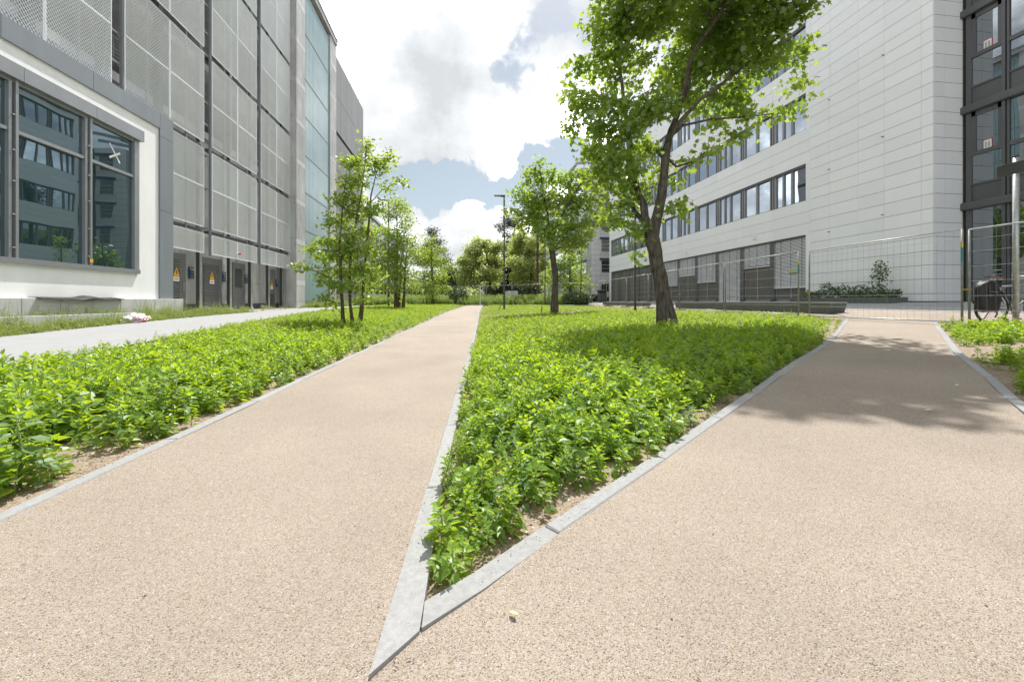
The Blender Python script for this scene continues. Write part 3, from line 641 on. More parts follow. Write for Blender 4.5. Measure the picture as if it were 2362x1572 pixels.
# ------------------------------------------------------------------ white office building on the right
def build_office():
    O = thing('office_building', 'white panelled office building with ribbon windows along the right side', 'building', (24, 28, 1.0))
    X = 17.5; TOP = 19.4
    MB().box(X + .14, 40, 12.66, 45.0, .7, TOP).build('core', M['joint'], O)
    base = [4.52, 5.07, 5.62, 6.17, 6.67, 7.16, 7.66]
    rows = [1.04, 1.33, 1.88, 2.41, 2.93, 3.46, 3.98] + [r + 3.605 * k for k in range(5) for r in base]
    rows = [r for r in rows if r < TOP] + [TOP]
    cols = [12.69, 13.05, 14.39, 15.48, 16.83, 17.91]
    MB().box(X + .035, X + .14, 12.7, 18.17, 1.0, TOP).build('backing', M['joint'], O)
    for z0, z1 in zip(rows, rows[1:]):
        for a, b in zip(cols, cols[1:]):
            MB().box(X, X + .03, a + (.0 if a == 12.69 else .004), b - .004, z0 + .008, z1 - .008).build('panel', M['panel'], O)
        for a, b in ((X, 17.98), (17.988, 18.79)):
            MB().box(a, b, 12.655, 12.686, z0 + .008, z1 - .008).build('panel', M['panel'], O)
    # ribbon facade
    ends = [17.91 + 2.43 * k for k in range(12)]; ends[-1] = 45.0
    spans = [(4.43, 6.16), (8.06, 9.80), (11.66, 13.42), (15.27, 17.03), (18.88, TOP)]
    for a, b in spans:
        MB().box(X + .032, X + .14, 17.92, 45.0, a + .02, b - .02).build('backing', M['joint'], O)
        n = 3 if b - a > 1 else 1; h = (b - a) / n
        for k in range(n):
            for y0, y1 in zip(ends, ends[1:]):
                MB().box(X, X + .03, y0 + .004, y1 - .004, a + h * k + (.007 if k else 0), a + h * (k + 1) - (.007 if k < n - 1 else 0)).build('panel', M['panel'], O)
        MB().box(X + .001, X + .14, 17.92, 45, b - .02, b).build('sill', M['panel'], O)
    wz = [(6.16, 8.06), (9.80, 11.66), (13.42, 15.27), (17.03, 18.88)]
    for z0, z1 in [(1.0, 4.43)] + wz:
        MB().box(X, X + .14, 17.914, 18.17, z0, z1).build('reveal_panel', M['panel'], O)
        MB().box(X, X + .14, 44.5, 45.0, z0, z1).build('reveal_panel', M['panel'], O)
    for zi, (z0, z1) in enumerate(wz):
        MB().box(X + .02, X + .16, 18.17, 44.5, z1 - .14, z1).build('blind_box', M['dgrey'], O)
        for k in range(11):
            y0 = 18.17 + 2.43 * k; y1 = min(y0 + 2.43, 44.5)
            if y1 - y0 < 1: y1 = 44.5
            w = MB().box(X + .06, X + .17, y0, y1, z0, z0 + .05)
            # widths: one wide light and two narrow, the order alternates; double post at the far end
            seq = [(.03, .86), (.98, 1.44), (1.54, 1.98)] if k % 2 == 0 else [(.03, .95), (1.08, 2.0)]
            for s0, s1 in zip([x for _, x in seq], [a for a, _ in seq[1:]] + [2.1]): w.box(X + .05, X + .17, y0 + s0, min(y0 + s1, y1), z0, z1 - .14)
            w.box(X + .05, X + .17, min(y0 + 2.18, y1 - .1), min(y0 + 2.26, y1 - .05), z0, z1 - .14).box(X + .05, X + .17, min(y0 + 2.36, y1 - .03), y1, z0, z1 - .14)
            wo = w.build('window', M['frame'], O)
            for s0, s1 in seq:
                if y0 + s1 > y1: continue
                MB().box(X + .12, X + .13, y0 + s0, y0 + s1, z0 + .05, z1 - .14).build('pane', M['gl_right'], wo)
            MB().box(X + .14, X + .15, y0 + 2.0, y1, z0, z1).build('post_back', M['dgrey'], wo)
    # ground floor bays
    MB().box(X + .01, X + .16, 18.17, 44.5, 4.33, 4.43).build('blind_box', M['dgrey'], O)
    MB().box(X + .05, X + .3, 18.17, 44.5, .8, 1.06).build('threshold', M['frame'], O)
    drop = [2.55, 1.25, 3.30, 1.9, 1.3, 2.0, 0, 0, 0, 0, 0]; doors = {1, 4}
    for k in range(11):
        y0 = 18.17 + 2.43 * k; y1 = min(y0 + 2.43, 44.5)
        if k == 10: y1 = 44.5
        MB().box(X + .05, X + .30, y1 - .33, y1, 1.0, 4.35).build('bay_post', M['cwall'], O)
        zb = 4.34 - drop[k]
        if drop[k]:
            bl = MB(); n = int(drop[k] / .075)
            for i in range(n):
                z = 4.33 - i * .075; q = len(bl.v)
                bl.v += [(X + .030, y0, z - .068), (X + .030, y1 - .34, z - .068), (X + .085, y1 - .34, z - .012), (X + .085, y0, z - .012)]
                bl.f.append((q, q + 1, q + 2, q + 3))
            bl.box(X + .04, X + .10, y0, y1 - .34, zb - .05, zb - .0)
            b_ = kind(bl.build('blind', M['blind'], O), 'stuff')
            for yy in (.25, .95, 1.6, 2.0):
                if y0 + yy < y1 - .34: MB().box(X + .022, X + .028, y0 + yy, y0 + yy + .02, zb, 4.33).build('blind_tape', M['dgrey'], b_)
        ym = (y0 + y1 - .33) / 2
        dz = 3.25 if k in doors else 4.35
        fr = MB().box(X + .13, X + .22, y0, y0 + .08, 1.05, 4.35).box(X + .13, X + .22, y1 - .41, y1 - .33, 1.05, 4.35).box(X + .13, X + .22, ym - .04, ym + .04, 1.05, dz).box(X + .13, X + .22, y0, y1 - .33, 1.04, 1.14)
        if k in doors: fr.box(X + .12, X + .22, y0, y1 - .33, 3.22, 4.35)
        f = fr.build('double_door' if k in doors else 'shop_window', M['frame'], O)
        for a, b in ((y0 + .08, ym - .04), (ym + .04, y1 - .41)):
            if k in doors:
                a += .05; b -= .05
            MB().box(X + .17, X + .18, a, b, 1.14, dz - .05).build('pane', M['gl_shop'], f)
        if k in doors:
            for yy in (y0 + .04, y1 - .38):
                for z in (1.2, 2.2, 2.9, 3.1): MB().box(X + .10, X + .135, yy - .025, yy + .025, z, z + .12).build('hinge', M['silver'], f)
    MB().box(X - .02, X + .0, 18.30 + .35, 18.3 + .95, 2.35 + .2, 2.75).build('notice', M['notice'], O)
    for y, z in ((16.85, 10.62), (14.40, 11.25), (16.85, 7.30), (14.42, 7.87), (16.85, 4.33), (14.42, 4.62)):
        MB().box(X - .10, X + .01, y - .02, y + .02, z, z + .03).build('wall_peg', M['galum'], O)
    MB().box(X - .12, 18.9, 12.5, 45.1, TOP, TOP + .25).build('parapet_cap', M['galum'], O)
    for y, z, lab in ((21.67, 4.72, 'small white wall light above the nearer double door'), (28.92, 4.66, 'small white wall light above the further ground floor windows')):
        t = thing('wall_light', lab, 'light', (X, y, z), 'white lights on the office wall')
        bevel(MB().box(X - .12, X - .002, y - .09, y + .09, z, z + .20).build('housing', M['panel'], t), .012)
        MB().box(X - .11, X - .02, y - .07, y + .07, z - .012, z).build('lens', M['white'], t)
    # glazed wing at the right edge
    G = thing('glazed_wing', 'dark grey glazed stair wing at the right edge of the white building', 'building', (20, 8, 1.0))
    XG = 18.8
    MB().box(XG + .3, 30, -12, 12.52, .7, 19.6).build('core', M['dark'], G)
    MB().box(XG - .01, XG + .3, 12.40, 12.56, 1.0, 19.5).build('edge_post', M['cwall'], G)
    zf = [1.0, 4.57, 8.17, 11.77, 15.37, 18.97]
    mull = [12.40, 11.50, 9.0, 8.1, 5.6, 4.7, 2.2, 1.3, -1.2, -2.1, -4.6, -5.5, -8, -11.9]
    for z in zf[1:]:
        bevel(MB().box(XG - .14, XG + .1, -12, 12.66, z - .14, z + .14).build('floor_band', M['cwall'], G), .04, 3)
    for y in mull[1:]:
        MB().box(XG - .05, XG + .12, y - .045, y + .045, 1.0, 19.5).box(XG - .02, XG + .06, y - .13, y - .075, 1.0, 19.5).build('mullion', M['cwall'], G)
    for y1, y0 in zip(mull, mull[1:]):
        y0 += .05; y1 -= .14 if y1 < 12.4 else .0
        for i, z in enumerate(zf[:-1]):
            t = zf[i + 1] - .14; b = z + (.14 if i else .0)
            if i: MB().box(XG + .03, XG + .05, y0, y1, b, z + .78).build('spandrel', M['cwall'], G)
            s0 = z + .78 if i else 1.02
            s1 = z + 1.9
            MB().box(XG - .01, XG + .08, y0, y1, s0 - .03, s0 + .03).build('transom', M['cwall'], G)
            if i:
                MB().box(XG - .02, XG + .08, y0, y1, s1 - .06, s1 + .08).build('transom', M['cwall'], G)
                MB().box(XG + .03, XG + .04, y0, y1, s0 + .03, s1 - .06).build('pane', M['gl_cw'], G)
                narrow = y1 - y0 < 1.2
                ins = .12 if narrow else .0
                if narrow: MB().box(XG - .005, XG + .035, y0, y0 + .12, s1 + .08, t).box(XG - .005, XG + .035, y1 - .12, y1, s1 + .08, t).box(XG - .005, XG + .035, y0, y1, t - .18, t).build('sash', M['cwall'], G)
                MB().box(XG + .03, XG + .04, y0 + ins, y1 - ins, s1 + .08, t - (.18 if narrow else 0)).build('pane', M['gl_cw'], G)
            else:
                MB().box(XG + .03, XG + .04, y0, y1, s0 + .03, t).build('pane', M['gl_cw'], G)
    for z in (10.28, 6.69):
        s = MB().box(XG + .018, XG + .024, 11.83, 12.08, z - .17, z + .17).build('sticker', M['red'], G)
        MB().box(XG + .015, XG + .018, 11.85, 12.06, z - .15, z + .15).build('sticker_field', M['white'], s)
        mb = MB()
        for i in range(2):
            for j in range(6): mb.box(XG + .012, XG + .0148, 11.885 + .085 * i, 11.945 + .085 * i, z - .10 + .034 * j, z - .082 + .034 * j)
        mb.build('print', M['joint'], s)
build_office()

def build_far_office():
    F = thing('far_office', 'further white office block with blue blind boxes at the end of the street', 'building', (25, 60, .9))
    MB().box(17.06, 40, 50.03, 95, .5, 18.0).build('core', M['joint'], F)
    z = .9; i = 0
    win = [4.77, 7.48, 10.25, 12.98, 15.6]
    zr = []
    while z < 18: zr.append(z); z += .685
    for a, b in zip(zr, zr[1:] + [18.1]):
        for x0, x1 in ((17.0, 17.55), (17.55, 18.25), (18.25, 20.0)):
            MB().box(x0 + .012, x1 - .012, 50.0, 50.03, a + .012, b - .012).build('panel', M['wallE'], F)
        for k in range(12):
            MB().box(17.02, 17.06, 50.03 + 3.7 * k, 50.03 + 3.7 * (k + 1) - .02, a + .012, b - .012).build('panel', M['wallG'], F)
    for z in win:
        w = MB().box(18.25, 19.75, 49.93, 49.998, z - .05, z + 1.65).build('window', M['wallE'], F)
        for a, b in ((.05, .5), (.55, .95), (1.0, 1.55)): MB().box(18.35, 19.45, 49.91, 49.93, z + a, z + b).build('pane', M['gl_right'], w)
        MB().box(18.1, 19.8, 49.7, 49.95, z + 1.62, z + 1.85).build('blind_box', M['blueb'], F)
        for k in range(6):
            y = 52 + 6 * k
            w = MB().box(16.95, 17.02, y, y + 4.6, z - .05, z + 1.65).build('window', M['wallE'], F)
            for q in range(4): MB().box(16.93, 16.95, y + .15 + 1.12 * q, y + 1.1 + 1.12 * q, z + .1, z + 1.5).build('pane', M['gl_right'], w)
            MB().box(16.7, 16.98, y - .1, y + 4.7, z + 1.62, z + 1.85).build('blind_box', M['blueb'], F)
    MB().box(18.35, 19.5, 49.95, 49.998, 1.0, 3.2).build('door', M['dgrey'], F)
    pg = MB()
    for y in (50.2, 53, 56): pg.bar((15.0, y, 18.9), (22, y, 19.9), .16, .3)
    pg.bar((15.0, 50, 18.75), (15.0, 56.3, 18.75), .2, .3).bar((17.4, 50, 19.1), (17.4, 56.3, 19.1), .16, .25)
    pg.build('roof_canopy', M['galum'], F)
build_far_office()

# ------------------------------------------------------------------ leaves and plants
def half(pts): return pts + [(-x, y) for x, y in reversed(pts) if abs(x) > 1e-6]
LEAFSHAPE = dict(
    maple=[half([(0, 0), (.20, -.07), (.50, .06), (.31, .25), (.58, .60), (.21, .56), (0, 1.0)])],
    oak=[half([(0, 0), (.13, .12), (.27, .30), (.15, .42), (.33, .64), (.17, .74), (0, 1.0)])],
    lime=[half([(0, 0), (.36, .22), (.34, .6), (0, 1.0)])],
    needle=[half([(0, 0), (.10, .4), (0, 1.0)])],
)
def leaf_cloud(name, shape, pos, nrm, size, tone, m, fold=0.18):
    """one mesh of many separate leaves: pos (N,3), nrm (N,3) facing, size (N,), tone (N,)"""
    N = len(pos); tpl = np.array(LEAFSHAPE[shape][0]); K = len(tpl)
    nrm = nrm / np.linalg.norm(nrm, axis=1, keepdims=True)
    r = rng.normal(size=(N, 3)); t = r - nrm * (r * nrm).sum(1, keepdims=True); t /= np.linalg.norm(t, axis=1, keepdims=True)
    b = np.cross(nrm, t)
    x = tpl[:, 0]; y = tpl[:, 1] - .4; z = -fold * np.abs(x) - .12 * y * y
    V = pos[:, None, :] + size[:, None, None] * (x[None, :, None] * t[:, None, :] + y[None, :, None] * b[:, None, :] + z[None, :, None] * nrm[:, None, :])
    me = bpy.data.meshes.new(name); me.vertices.add(N * K); me.vertices.foreach_set('co', V.reshape(-1).astype(np.float32))
    me.loops.add(N * K); me.loops.foreach_set('vertex_index', np.arange(N * K, dtype=np.int32))
    me.polygons.add(N); me.polygons.foreach_set('loop_start', np.arange(0, N * K, K, dtype=np.int32))
    me.update(calc_edges=True); me.validate()
    a = me.attributes.new('tone', 'FLOAT', 'POINT'); a.data.foreach_set('value', np.repeat(tone, K).astype(np.float32))
    me.materials.append(m); return me

def tree(name, label, cat, base, t0, limbs, blobs, shape, leaf, lm, bm_, per=12, div=260.0, spread=.22, up=.6, group=None, seed=1, twig=.35, sides=9, ground=None, tone0=0.0):
    """limbs: lists of (px, py, depth offset, radius); blobs: (px, py, rx, ry, depth offset) of the crown at depth t0"""
    lr = np.random.default_rng(seed); rr = random.Random(seed)
    P0 = at(*base, t0); gz0 = g1(P0.x, P0.y) if ground is None else ground
    T = thing(name, label, cat, (P0.x, P0.y, gz0), group)
    tb = MB(); pts_all = []
    for li, limb in enumerate(limbs):
        raw = [(at(p[0], p[1], t0 + p[2]), p[3]) for p in limb]
        if li == 0 or limb[0][1] > HY: 
            raw[0] = (Vector((raw[0][0].x, raw[0][0].y, gz0 - .06)), raw[0][1] * 1.25)
        # resample into a smooth, slightly wandering limb
        P = []; R = []
        for (a, ra), (b, rb) in zip(raw, raw[1:]):
            n = max(2, int((b - a).length / .35))
            for i in range(n):
                f = i / n; q = a.lerp(b, f)
                w = min(ra * .16, .012) if len(P) else 0
                P.append(q + Vector((rr.gauss(0, w), rr.gauss(0, w), rr.gauss(0, w * .4)))); R.append((ra + (rb - ra) * f) * rr.uniform(.93, 1.07))
        P.append(raw[-1][0]); R.append(raw[-1][1])
        tb.tube(P, R, sides); pts_all += list(zip(P, R))
    cp = []; tw = MB(); LP = np.array([tuple(p) for p, r in pts_all]); 
    tot_pos = []; tot_n = []; tones = []
    cc = np.mean([tuple(at(b[0], b[1], t0 + b[4])) for b in blobs], axis=0)
    for bl in blobs:
        px, py, rx, ry, dt = bl[:5]; n = max(2, int(rx * ry / div * (bl[5] if len(bl) > 5 else 1)))
        c = at(px, py, t0 + dt); sx = rx * (t0 + dt) / FPX; sz = ry * (t0 + dt) / FPX; sy = (sx + sz) * .5
        for k in range(n):
            d = lr.normal(size=3); d /= np.linalg.norm(d); f = lr.uniform(.25, 1) ** .6
            q = np.array([c.x + d[0] * sx * f, c.y + d[1] * sy * f, c.z + d[2] * sz * f])
            if lr.random() < twig and len(LP):
                dist = np.linalg.norm(LP - q, axis=1) + np.maximum(LP[:, 2] - q[2], 0) * 1.5; j = int(dist.argmin())
                a = Vector(LP[j]); e = Vector(q); L = (e - a).length
                if L < 4.5 * max(1, spread / .25):
                    mid = a.lerp(e, .5) + Vector((0, 0, .12 * L)) + Vector(lr.normal(size=3) * .06 * L)
                    r0 = min(pts_all[j][1] * .5, .008 + .009 * L)
                    tw.tube([a, a.lerp(mid, .5) + Vector((0, 0, .02 * L)), mid, e], [r0, r0 * .8, r0 * .55, .004], 5)
            m_ = max(3, int(per * lr.uniform(.5, 1.5)))
            pp = q + lr.normal(size=(m_, 3)) * spread * np.array([1, 1, .62])
            out = (pp - cc); out /= np.linalg.norm(out, axis=1, keepdims=True) + 1e-6
            nn = out * .45 + np.array([0, 0, up]) + lr.normal(size=(m_, 3)) * .55
            tot_pos.append(pp); tot_n.append(nn); tones.append(np.clip(lr.normal(.45 + tone0 + .15 * lr.normal(), .22, m_), 0, 1))
    tr = tb.build('trunk', bm_, T, True)
    if tw.v: kind(tw.build('branches', bm_, T, True), 'stuff')
    pos = np.concatenate(tot_pos); nn = np.concatenate(tot_n); tn = np.concatenate(tones)
    sz = leaf * lr.uniform(.65, 1.2, len(pos))
    me = leaf_cloud('crown', shape, pos - np.array(tuple(wloc(T))), nn, sz, tn, lm)
    link('crown', me, T, wloc(T)); return T

def Z(x0, y0, sc, L, dt=lambda i: 0): return [(x0 + a[0] * sc, y0 + a[1] * sc, a[2] * sc, a[3] * sc, (a[4] if len(a) > 4 else dt(i))) for i, a in enumerate(L)]
def jit(L, s, seed=3):
    r = random.Random(seed); return [(*b[:4], r.uniform(-s, s)) for b in L]

# the large maple
mb_ = [(1400, 55, 62, 55, 0), (1480, 25, 80, 55, -.6), (1425, 150, 78, 55, .3), (1345, 150, 28, 22, .2), (1310, 215, 32, 24, .5), (1372, 240, 55, 38, 0), (1430, 270, 66, 55, -.6),
       (1297, 293, 18, 14, .4), (1330, 300, 22, 18, .2), (1368, 335, 46, 42, .4), (1440, 360, 55, 50, -.5), (1395, 415, 42, 40, .5), (1455, 445, 46, 36, .3), (1425, 492, 44, 30, .2), (1478, 540, 18, 28, 0), (1474, 590, 10, 10, 0),
       (1560, 60, 80, 55, .8), (1640, 30, 80, 55, -.6), (1560, 165, 62, 50, 1.2), (1625, 120, 66, 55, 0), (1600, 225, 50, 32, .8), (1515, 240, 44, 46, -.8), (1500, 330, 26, 34, .2),
       (1700, 85, 66, 55, -.4), (1770, 55, 58, 45, -1.4), (1830, 20, 42, 36, -1.8), (1852, 118, 24, 22, -1.0), (1780, 130, 48, 32, -1.2), (1710, 170, 56, 32, -.2), (1660, 215, 44, 26, 0), (1835, 190, 22, 14, -.8),
       (1735, 262, 36, 17, -.3), (1690, 245, 42, 22, .3), (1795, 262, 26, 10, -.5), (1846, 246, 20, 17, -.6), (1690, 310, 32, 14, -.2), (1640, 285, 32, 22, .2), (1604, 375, 20, 12, -.1), (1625, 350, 16, 10, -.1),
       (1550, 485, 26, 13, -.2), (1572, 490, 14, 9, -.2), (1520, 405, 22, 16, .5), (1550, 380, 22, 15, .5), (1560, 420, 12, 10, .3),
       (1450, -80, 110, 70, -.2), (1600, -90, 120, 80, .4), (1750, -75, 110, 65, -1.0), (1850, -70, 62, 55, -2.0), (1500, -220, 110, 90, 0), (1650, -230, 130, 90, -.3), (1790, -200, 100, 80, -1.2), (1600, -360, 110, 80, 0),
       (1640, -60, 90, 60, -1.8), (1760, -120, 100, 70, -2.2), (1520, -60, 80, 60, -1.5), (1890, -130, 90, 70, -2.4), (1960, -150, 70, 60, -2.9), (2010, -190, 60, 60, -3.2), (1900, -240, 80, 70, -2.6)]
MAPLE = tree('maple_tree', 'large leaning maple with a forked dark trunk in front of the white office', 'tree', (1539, 745), 10.6,
     [[(1541, 750, 0, .24), (1531, 690, 0, .205), (1521, 640, 0, .19), (1511, 580, 0, .18), (1502, 540, 0, .185)],
      [(1503, 550, 0, .17), (1516, 500, -.05, .13), (1524, 450, -.1, .12), (1531, 400, -.1, .11), (1537, 345, -.1, .10), (1548, 300, 0, .085), (1568, 245, .1, .07), (1590, 180, .2, .055), (1600, 60, .4, .04), (1610, -120, .5, .03), (1600, -320, .5, .012)],
      [(1500, 545, 0, .15), (1489, 500, .1, .11), (1473, 450, .2, .085), (1462, 400, .2, .075), (1452, 330, .1, .07), (1440, 240, 0, .05), (1428, 150, 0, .04), (1425, 40, 0, .03), (1430, -120, 0, .015)],
      [(1490, 520, .1, .08), (1465, 490, .4, .06), (1440, 440, .7, .045), (1410, 390, .8, .03), (1370, 320, .6, .018)],
      [(1539, 330, -.1, .07), (1560, 290, -.2, .055), (1610, 235, -.3, .045), (1690, 175, -.6, .035), (1770, 110, -1.0, .025), (1840, 40, -1.6, .012)],
      [(1541, 318, 0, .05), (1575, 290, -.1, .035), (1640, 275, -.2, .028), (1720, 270, -.3, .02), (1790, 262, -.5, .014), (1845, 248, -.6, .006)],
      [(1535, 360, -.1, .045), (1560, 385, 0, .03), (1600, 372, -.1, .02), (1625, 352, -.1, .01)],
      [(1528, 362, -.1, .05), (1512, 346, 0, .04), (1495, 340, .1, .03), (1480, 320, .2, .015)],
      [(1560, 260, .1, .05), (1600, 120, -.6, .045), (1700, -30, -1.6, .035), (1800, -110, -2.4, .025), (1950, -150, -3.6, .012)],
      [(1440, 240, 0, .04), (1380, 220, .2, .025), (1320, 215, .4, .012), (1295, 290, .4, .006)]],
     mb_, 'maple', .138, LEAF['maple'], M['bark'], per=19, div=98, spread=.165, up=.55, seed=11, twig=.2, sides=12)

m2 = [(1245, 378, 12, 12), (1230, 410, 28, 24), (1265, 410, 24, 22), (1300, 422, 30, 24), (1340, 412, 28, 24), (1372, 420, 18, 24), (1200, 450, 26, 20), (1240, 460, 40, 30), (1290, 470, 40, 30), (1340, 465, 35, 30), (1378, 460, 16, 28),
      (1186, 490, 20, 15), (1220, 510, 32, 24), (1270, 515, 40, 26), (1320, 510, 35, 26), (1365, 505, 20, 20), (1250, 542, 26, 16), (1292, 555, 32, 22), (1330, 550, 28, 22), (1355, 535, 14, 18), (1310, 580, 22, 13)]
tree('maple_tree', 'smaller round maple with a single dark trunk, standing right of the near street lamp', 'tree', (1278, 720), 20.7,
     [[(1279, 724, 0, .19), (1280, 670, 0, .165), (1281, 640, 0, .16), (1276, 600, 0, .15), (1271, 560, 0, .17)],
      [(1271, 565, 0, .11), (1266, 530, 0, .08), (1262, 490, 0, .06), (1250, 430, 0, .03), (1245, 380, 0, .012)], [(1272, 562, 0, .11), (1285, 520, 0, .07), (1310, 470, 0, .05), (1345, 415, 0, .02)],
      [(1270, 560, 0, .07), (1240, 520, .3, .04), (1200, 470, .4, .015)], [(1275, 545, 0, .06), (1300, 540, -.4, .04), (1340, 520, -.6, .015)]],
     jit(m2, 1.2, 5), 'maple', .16, LEAF['maple'], M['bark'], per=14, div=27, spread=.20, up=.5, seed=12, group=None, twig=.2)

o1 = Z(650, 300, .3061, [(635, 120, 38, 70), (540, 250, 85, 60), (740, 270, 85, 65), (800, 200, 40, 36), (890, 395, 55, 22), (790, 440, 55, 25), (600, 370, 60, 60), (500, 400, 70, 55), (430, 520, 55, 55), (540, 540, 75, 65), (360, 690, 32, 55), (440, 680, 55, 45), (560, 650, 65, 55), (660, 600, 60, 55), (720, 560, 30, 60),
     (230, 905, 55, 36), (170, 1035, 45, 32), (310, 850, 45, 36), (400, 850, 75, 55), (520, 780, 75, 55), (640, 780, 65, 55), (450, 960, 95, 55), (330, 950, 55, 45), (560, 900, 85, 55), (680, 900, 55, 55), (480, 1070, 85, 55), (330, 1090, 45, 55), (600, 1040, 75, 65), (680, 1100, 55, 55), (420, 1180, 75, 45), (560, 1180, 55, 55), (340, 1260, 34, 34), (650, 1180, 45, 45), (370, 1325, 34, 26), (640, 1290, 24, 24), (285, 1135, 34, 24)])
tree('oak_tree', 'slender young oak with three thin stems, nearest tree in the left herb bed', 'tree', (812, 758), 12.0,
     [[(795, 764, 0, .06), (790, 700, 0, .05), (786, 640, 0, .042), (783, 560, 0, .03), (790, 480, 0, .02), (800, 400, 0, .008)],
      [(815, 758, .2, .055), (808, 700, .2, .045), (806, 640, .2, .04), (812, 560, .2, .032), (828, 480, .2, .022), (840, 400, .2, .014), (846, 330, .2, .006)],
      [(828, 760, .1, .065), (836, 690, .1, .05), (842, 620, .1, .042), (848, 540, .1, .032), (856, 450, .1, .022), (868, 400, .1, .012), (885, 370, .1, .006)],
      [(790, 680, 0, .02), (760, 640, 0, .014), (705, 615, 0, .006)], [(812, 570, .2, .02), (770, 580, 0, .014), (720, 575, -.1, .006)], [(853, 470, .1, .016), (880, 440, 0, .01), (925, 415, 0, .005)]],
     jit(o1, .8, 6), 'oak', .125, LEAF['oak'], M['bark2'], per=12, div=17, spread=.13, up=.4, seed=13, twig=.25, sides=8)
o2 = Z(650, 300, .3061, [(870, 560, 75, 55), (830, 640, 75, 55), (935, 610, 45, 50), (955, 700, 36, 50), (800, 760, 75, 55), (905, 750, 75, 55), (850, 850, 120, 75), (960, 850, 75, 75), (760, 950, 85, 65), (880, 980, 110, 75), (1000, 960, 55, 65), (800, 1080, 110, 65), (930, 1090, 95, 65), (740, 1180, 65, 45), (850, 1190, 55, 45), (1000, 1190, 34, 34), (870, 1270, 60, 25), (700, 1080, 40, 60)])
tree('oak_tree', 'young oak with two dark stems, second tree in the left herb bed', 'tree', (918, 712), 27.9,
     [[(914, 714, 0, .13), (914, 670, 0, .12), (915, 620, 0, .09), (917, 560, 0, .06), (915, 480, 0, .02)], [(921, 714, .3, .10), (921, 670, .3, .09), (925, 620, .3, .06), (930, 560, .3, .03), (940, 500, .3, .01)], [(930, 714, -.2, .11), (932, 680, -.2, .09), (934, 620, -.2, .06), (940, 560, -.2, .02)]],
     jit(o2, 1.6, 7), 'oak', .16, LEAF['oak'], M['bark2'], per=12, div=10, spread=.24, up=.4, seed=14, twig=.3, sides=7, tone0=.12)
o3 = Z(650, 300, .3061, [(1110, 830, 40, 45), (1090, 920, 60, 55), (1180, 900, 45, 45), (1130, 1000, 80, 55), (1210, 1010, 45, 50), (1080, 1090, 55, 45), (1180, 1100, 75, 55), (1110, 1190, 65, 45), (1220, 1190, 45, 36), (1150, 1260, 45, 26)])
tree('oak_tree', 'young oak with one thin stem, furthest and smallest of the trees in the left bed', 'tree', (998, 702), 43.0,
     [[(998, 704, 0, .14), (998, 660, 0, .11), (996, 600, 0, .07), (995, 550, 0, .02)]], jit(o3, 1.6, 8), 'oak', .20, LEAF['oak'], M['bark2'], per=11, div=6, spread=.34, up=.4, seed=15, twig=.2, sides=6, tone0=.1)
# trees beyond the fence
pl = Z(650, 300, .3061, [(1130, 770, 38, 36), (1160, 850, 38, 45), (1200, 920, 28, 30), (1235, 985, 26, 34), (1100, 890, 45, 36), (1060, 985, 45, 55), (1130, 960, 40, 50)])
tree('pine_tree', 'tall dark pine beyond the young oaks on the left', 'tree', (998, 690), 100, [[(998, 692, 0, .4), (996, 620, 0, .3), (996, 540, 0, .15)]], jit(pl, 3, 2), 'needle', .75, LEAF['pine'], M['pinebark'], per=30, div=5, spread=.75, seed=16, twig=.1, sides=6, ground=.6)
bl_ = [(1040, 632, 15, 22), (1030, 650, 18, 22), (1050, 655, 14, 18), (1012, 665, 20, 18), (985, 670, 25, 18), (1030, 678, 25, 12), (960, 672, 22, 16), (935, 675, 20, 14), (880, 670, 30, 18)]
tree('bushy_tree', 'low blue green tree between the young oaks and the rounded lime', 'tree', (1035, 690), 82, [[(1035, 692, 0, .3), (1035, 650, 0, .15)]], jit(bl_, 3, 3), 'lime', .55, LEAF['far'], M['bark2'], per=22, div=5, spread=.8, seed=17, twig=.1, sides=6, ground=.6)
ce = Z(1000, 400, .2296, [(450, 700, 50, 55), (400, 780, 80, 65), (520, 720, 65, 55), (600, 770, 55, 55), (650, 730, 36, 50), (320, 880, 55, 65), (450, 880, 95, 65), (580, 880, 85, 75), (650, 900, 46, 65), (300, 1000, 46, 55), (400, 1000, 75, 65), (530, 1020, 85, 65), (640, 1030, 46, 55), (300, 1095, 36, 36), (420, 1100, 65, 36), (600, 1110, 55, 26), (450, 640, 16, 20)])
tree('lime_tree', 'rounded yellow green lime beyond the end of the gravel path', 'tree', (1130, 690), 58, [[(1130, 698, 0, .22), (1130, 650, 0, .18), (1127, 610, 0, .13), (1118, 570, 0, .06)], [(1130, 640, 0, .1), (1145, 600, 0, .05), (1155, 570, 0, .02)], [(1129, 632, 0, .1), (1100, 600, 0, .05), (1085, 570, 0, .02)]], jit(ce, 2.4, 4), 'lime', .26, LEAF['lime'], M['bark2'], per=22, div=4, spread=.42, up=.4, seed=18, twig=.3, sides=7, ground=.6)
li = Z(1000, 400, .2296, [(890, 600, 46, 55), (835, 690, 55, 55), (920, 700, 75, 55), (820, 780, 65, 65), (950, 800, 95, 75), (1080, 780, 55, 75), (835, 900, 65, 65), (950, 920, 95, 75), (1090, 930, 75, 75), (850, 1030, 75, 65), (980, 1050, 95, 55), (1120, 1050, 55, 55), (900, 1105, 65, 26), (1000, 690, 60, 60)])
tree('birch_tree', 'wide pale green birch with hanging foliage, right of the near street lamp', 'tree', (1225, 690), 55, [[(1225, 698, 0, .2), (1225, 640, 0, .14), (1222, 560, 0, .06)]], jit(li, 2.4, 5), 'lime', .24, LEAF['lime'], M['bark2'], per=22, div=4, spread=.42, up=.25, seed=19, twig=.2, sides=7, ground=.6, tone0=.15)
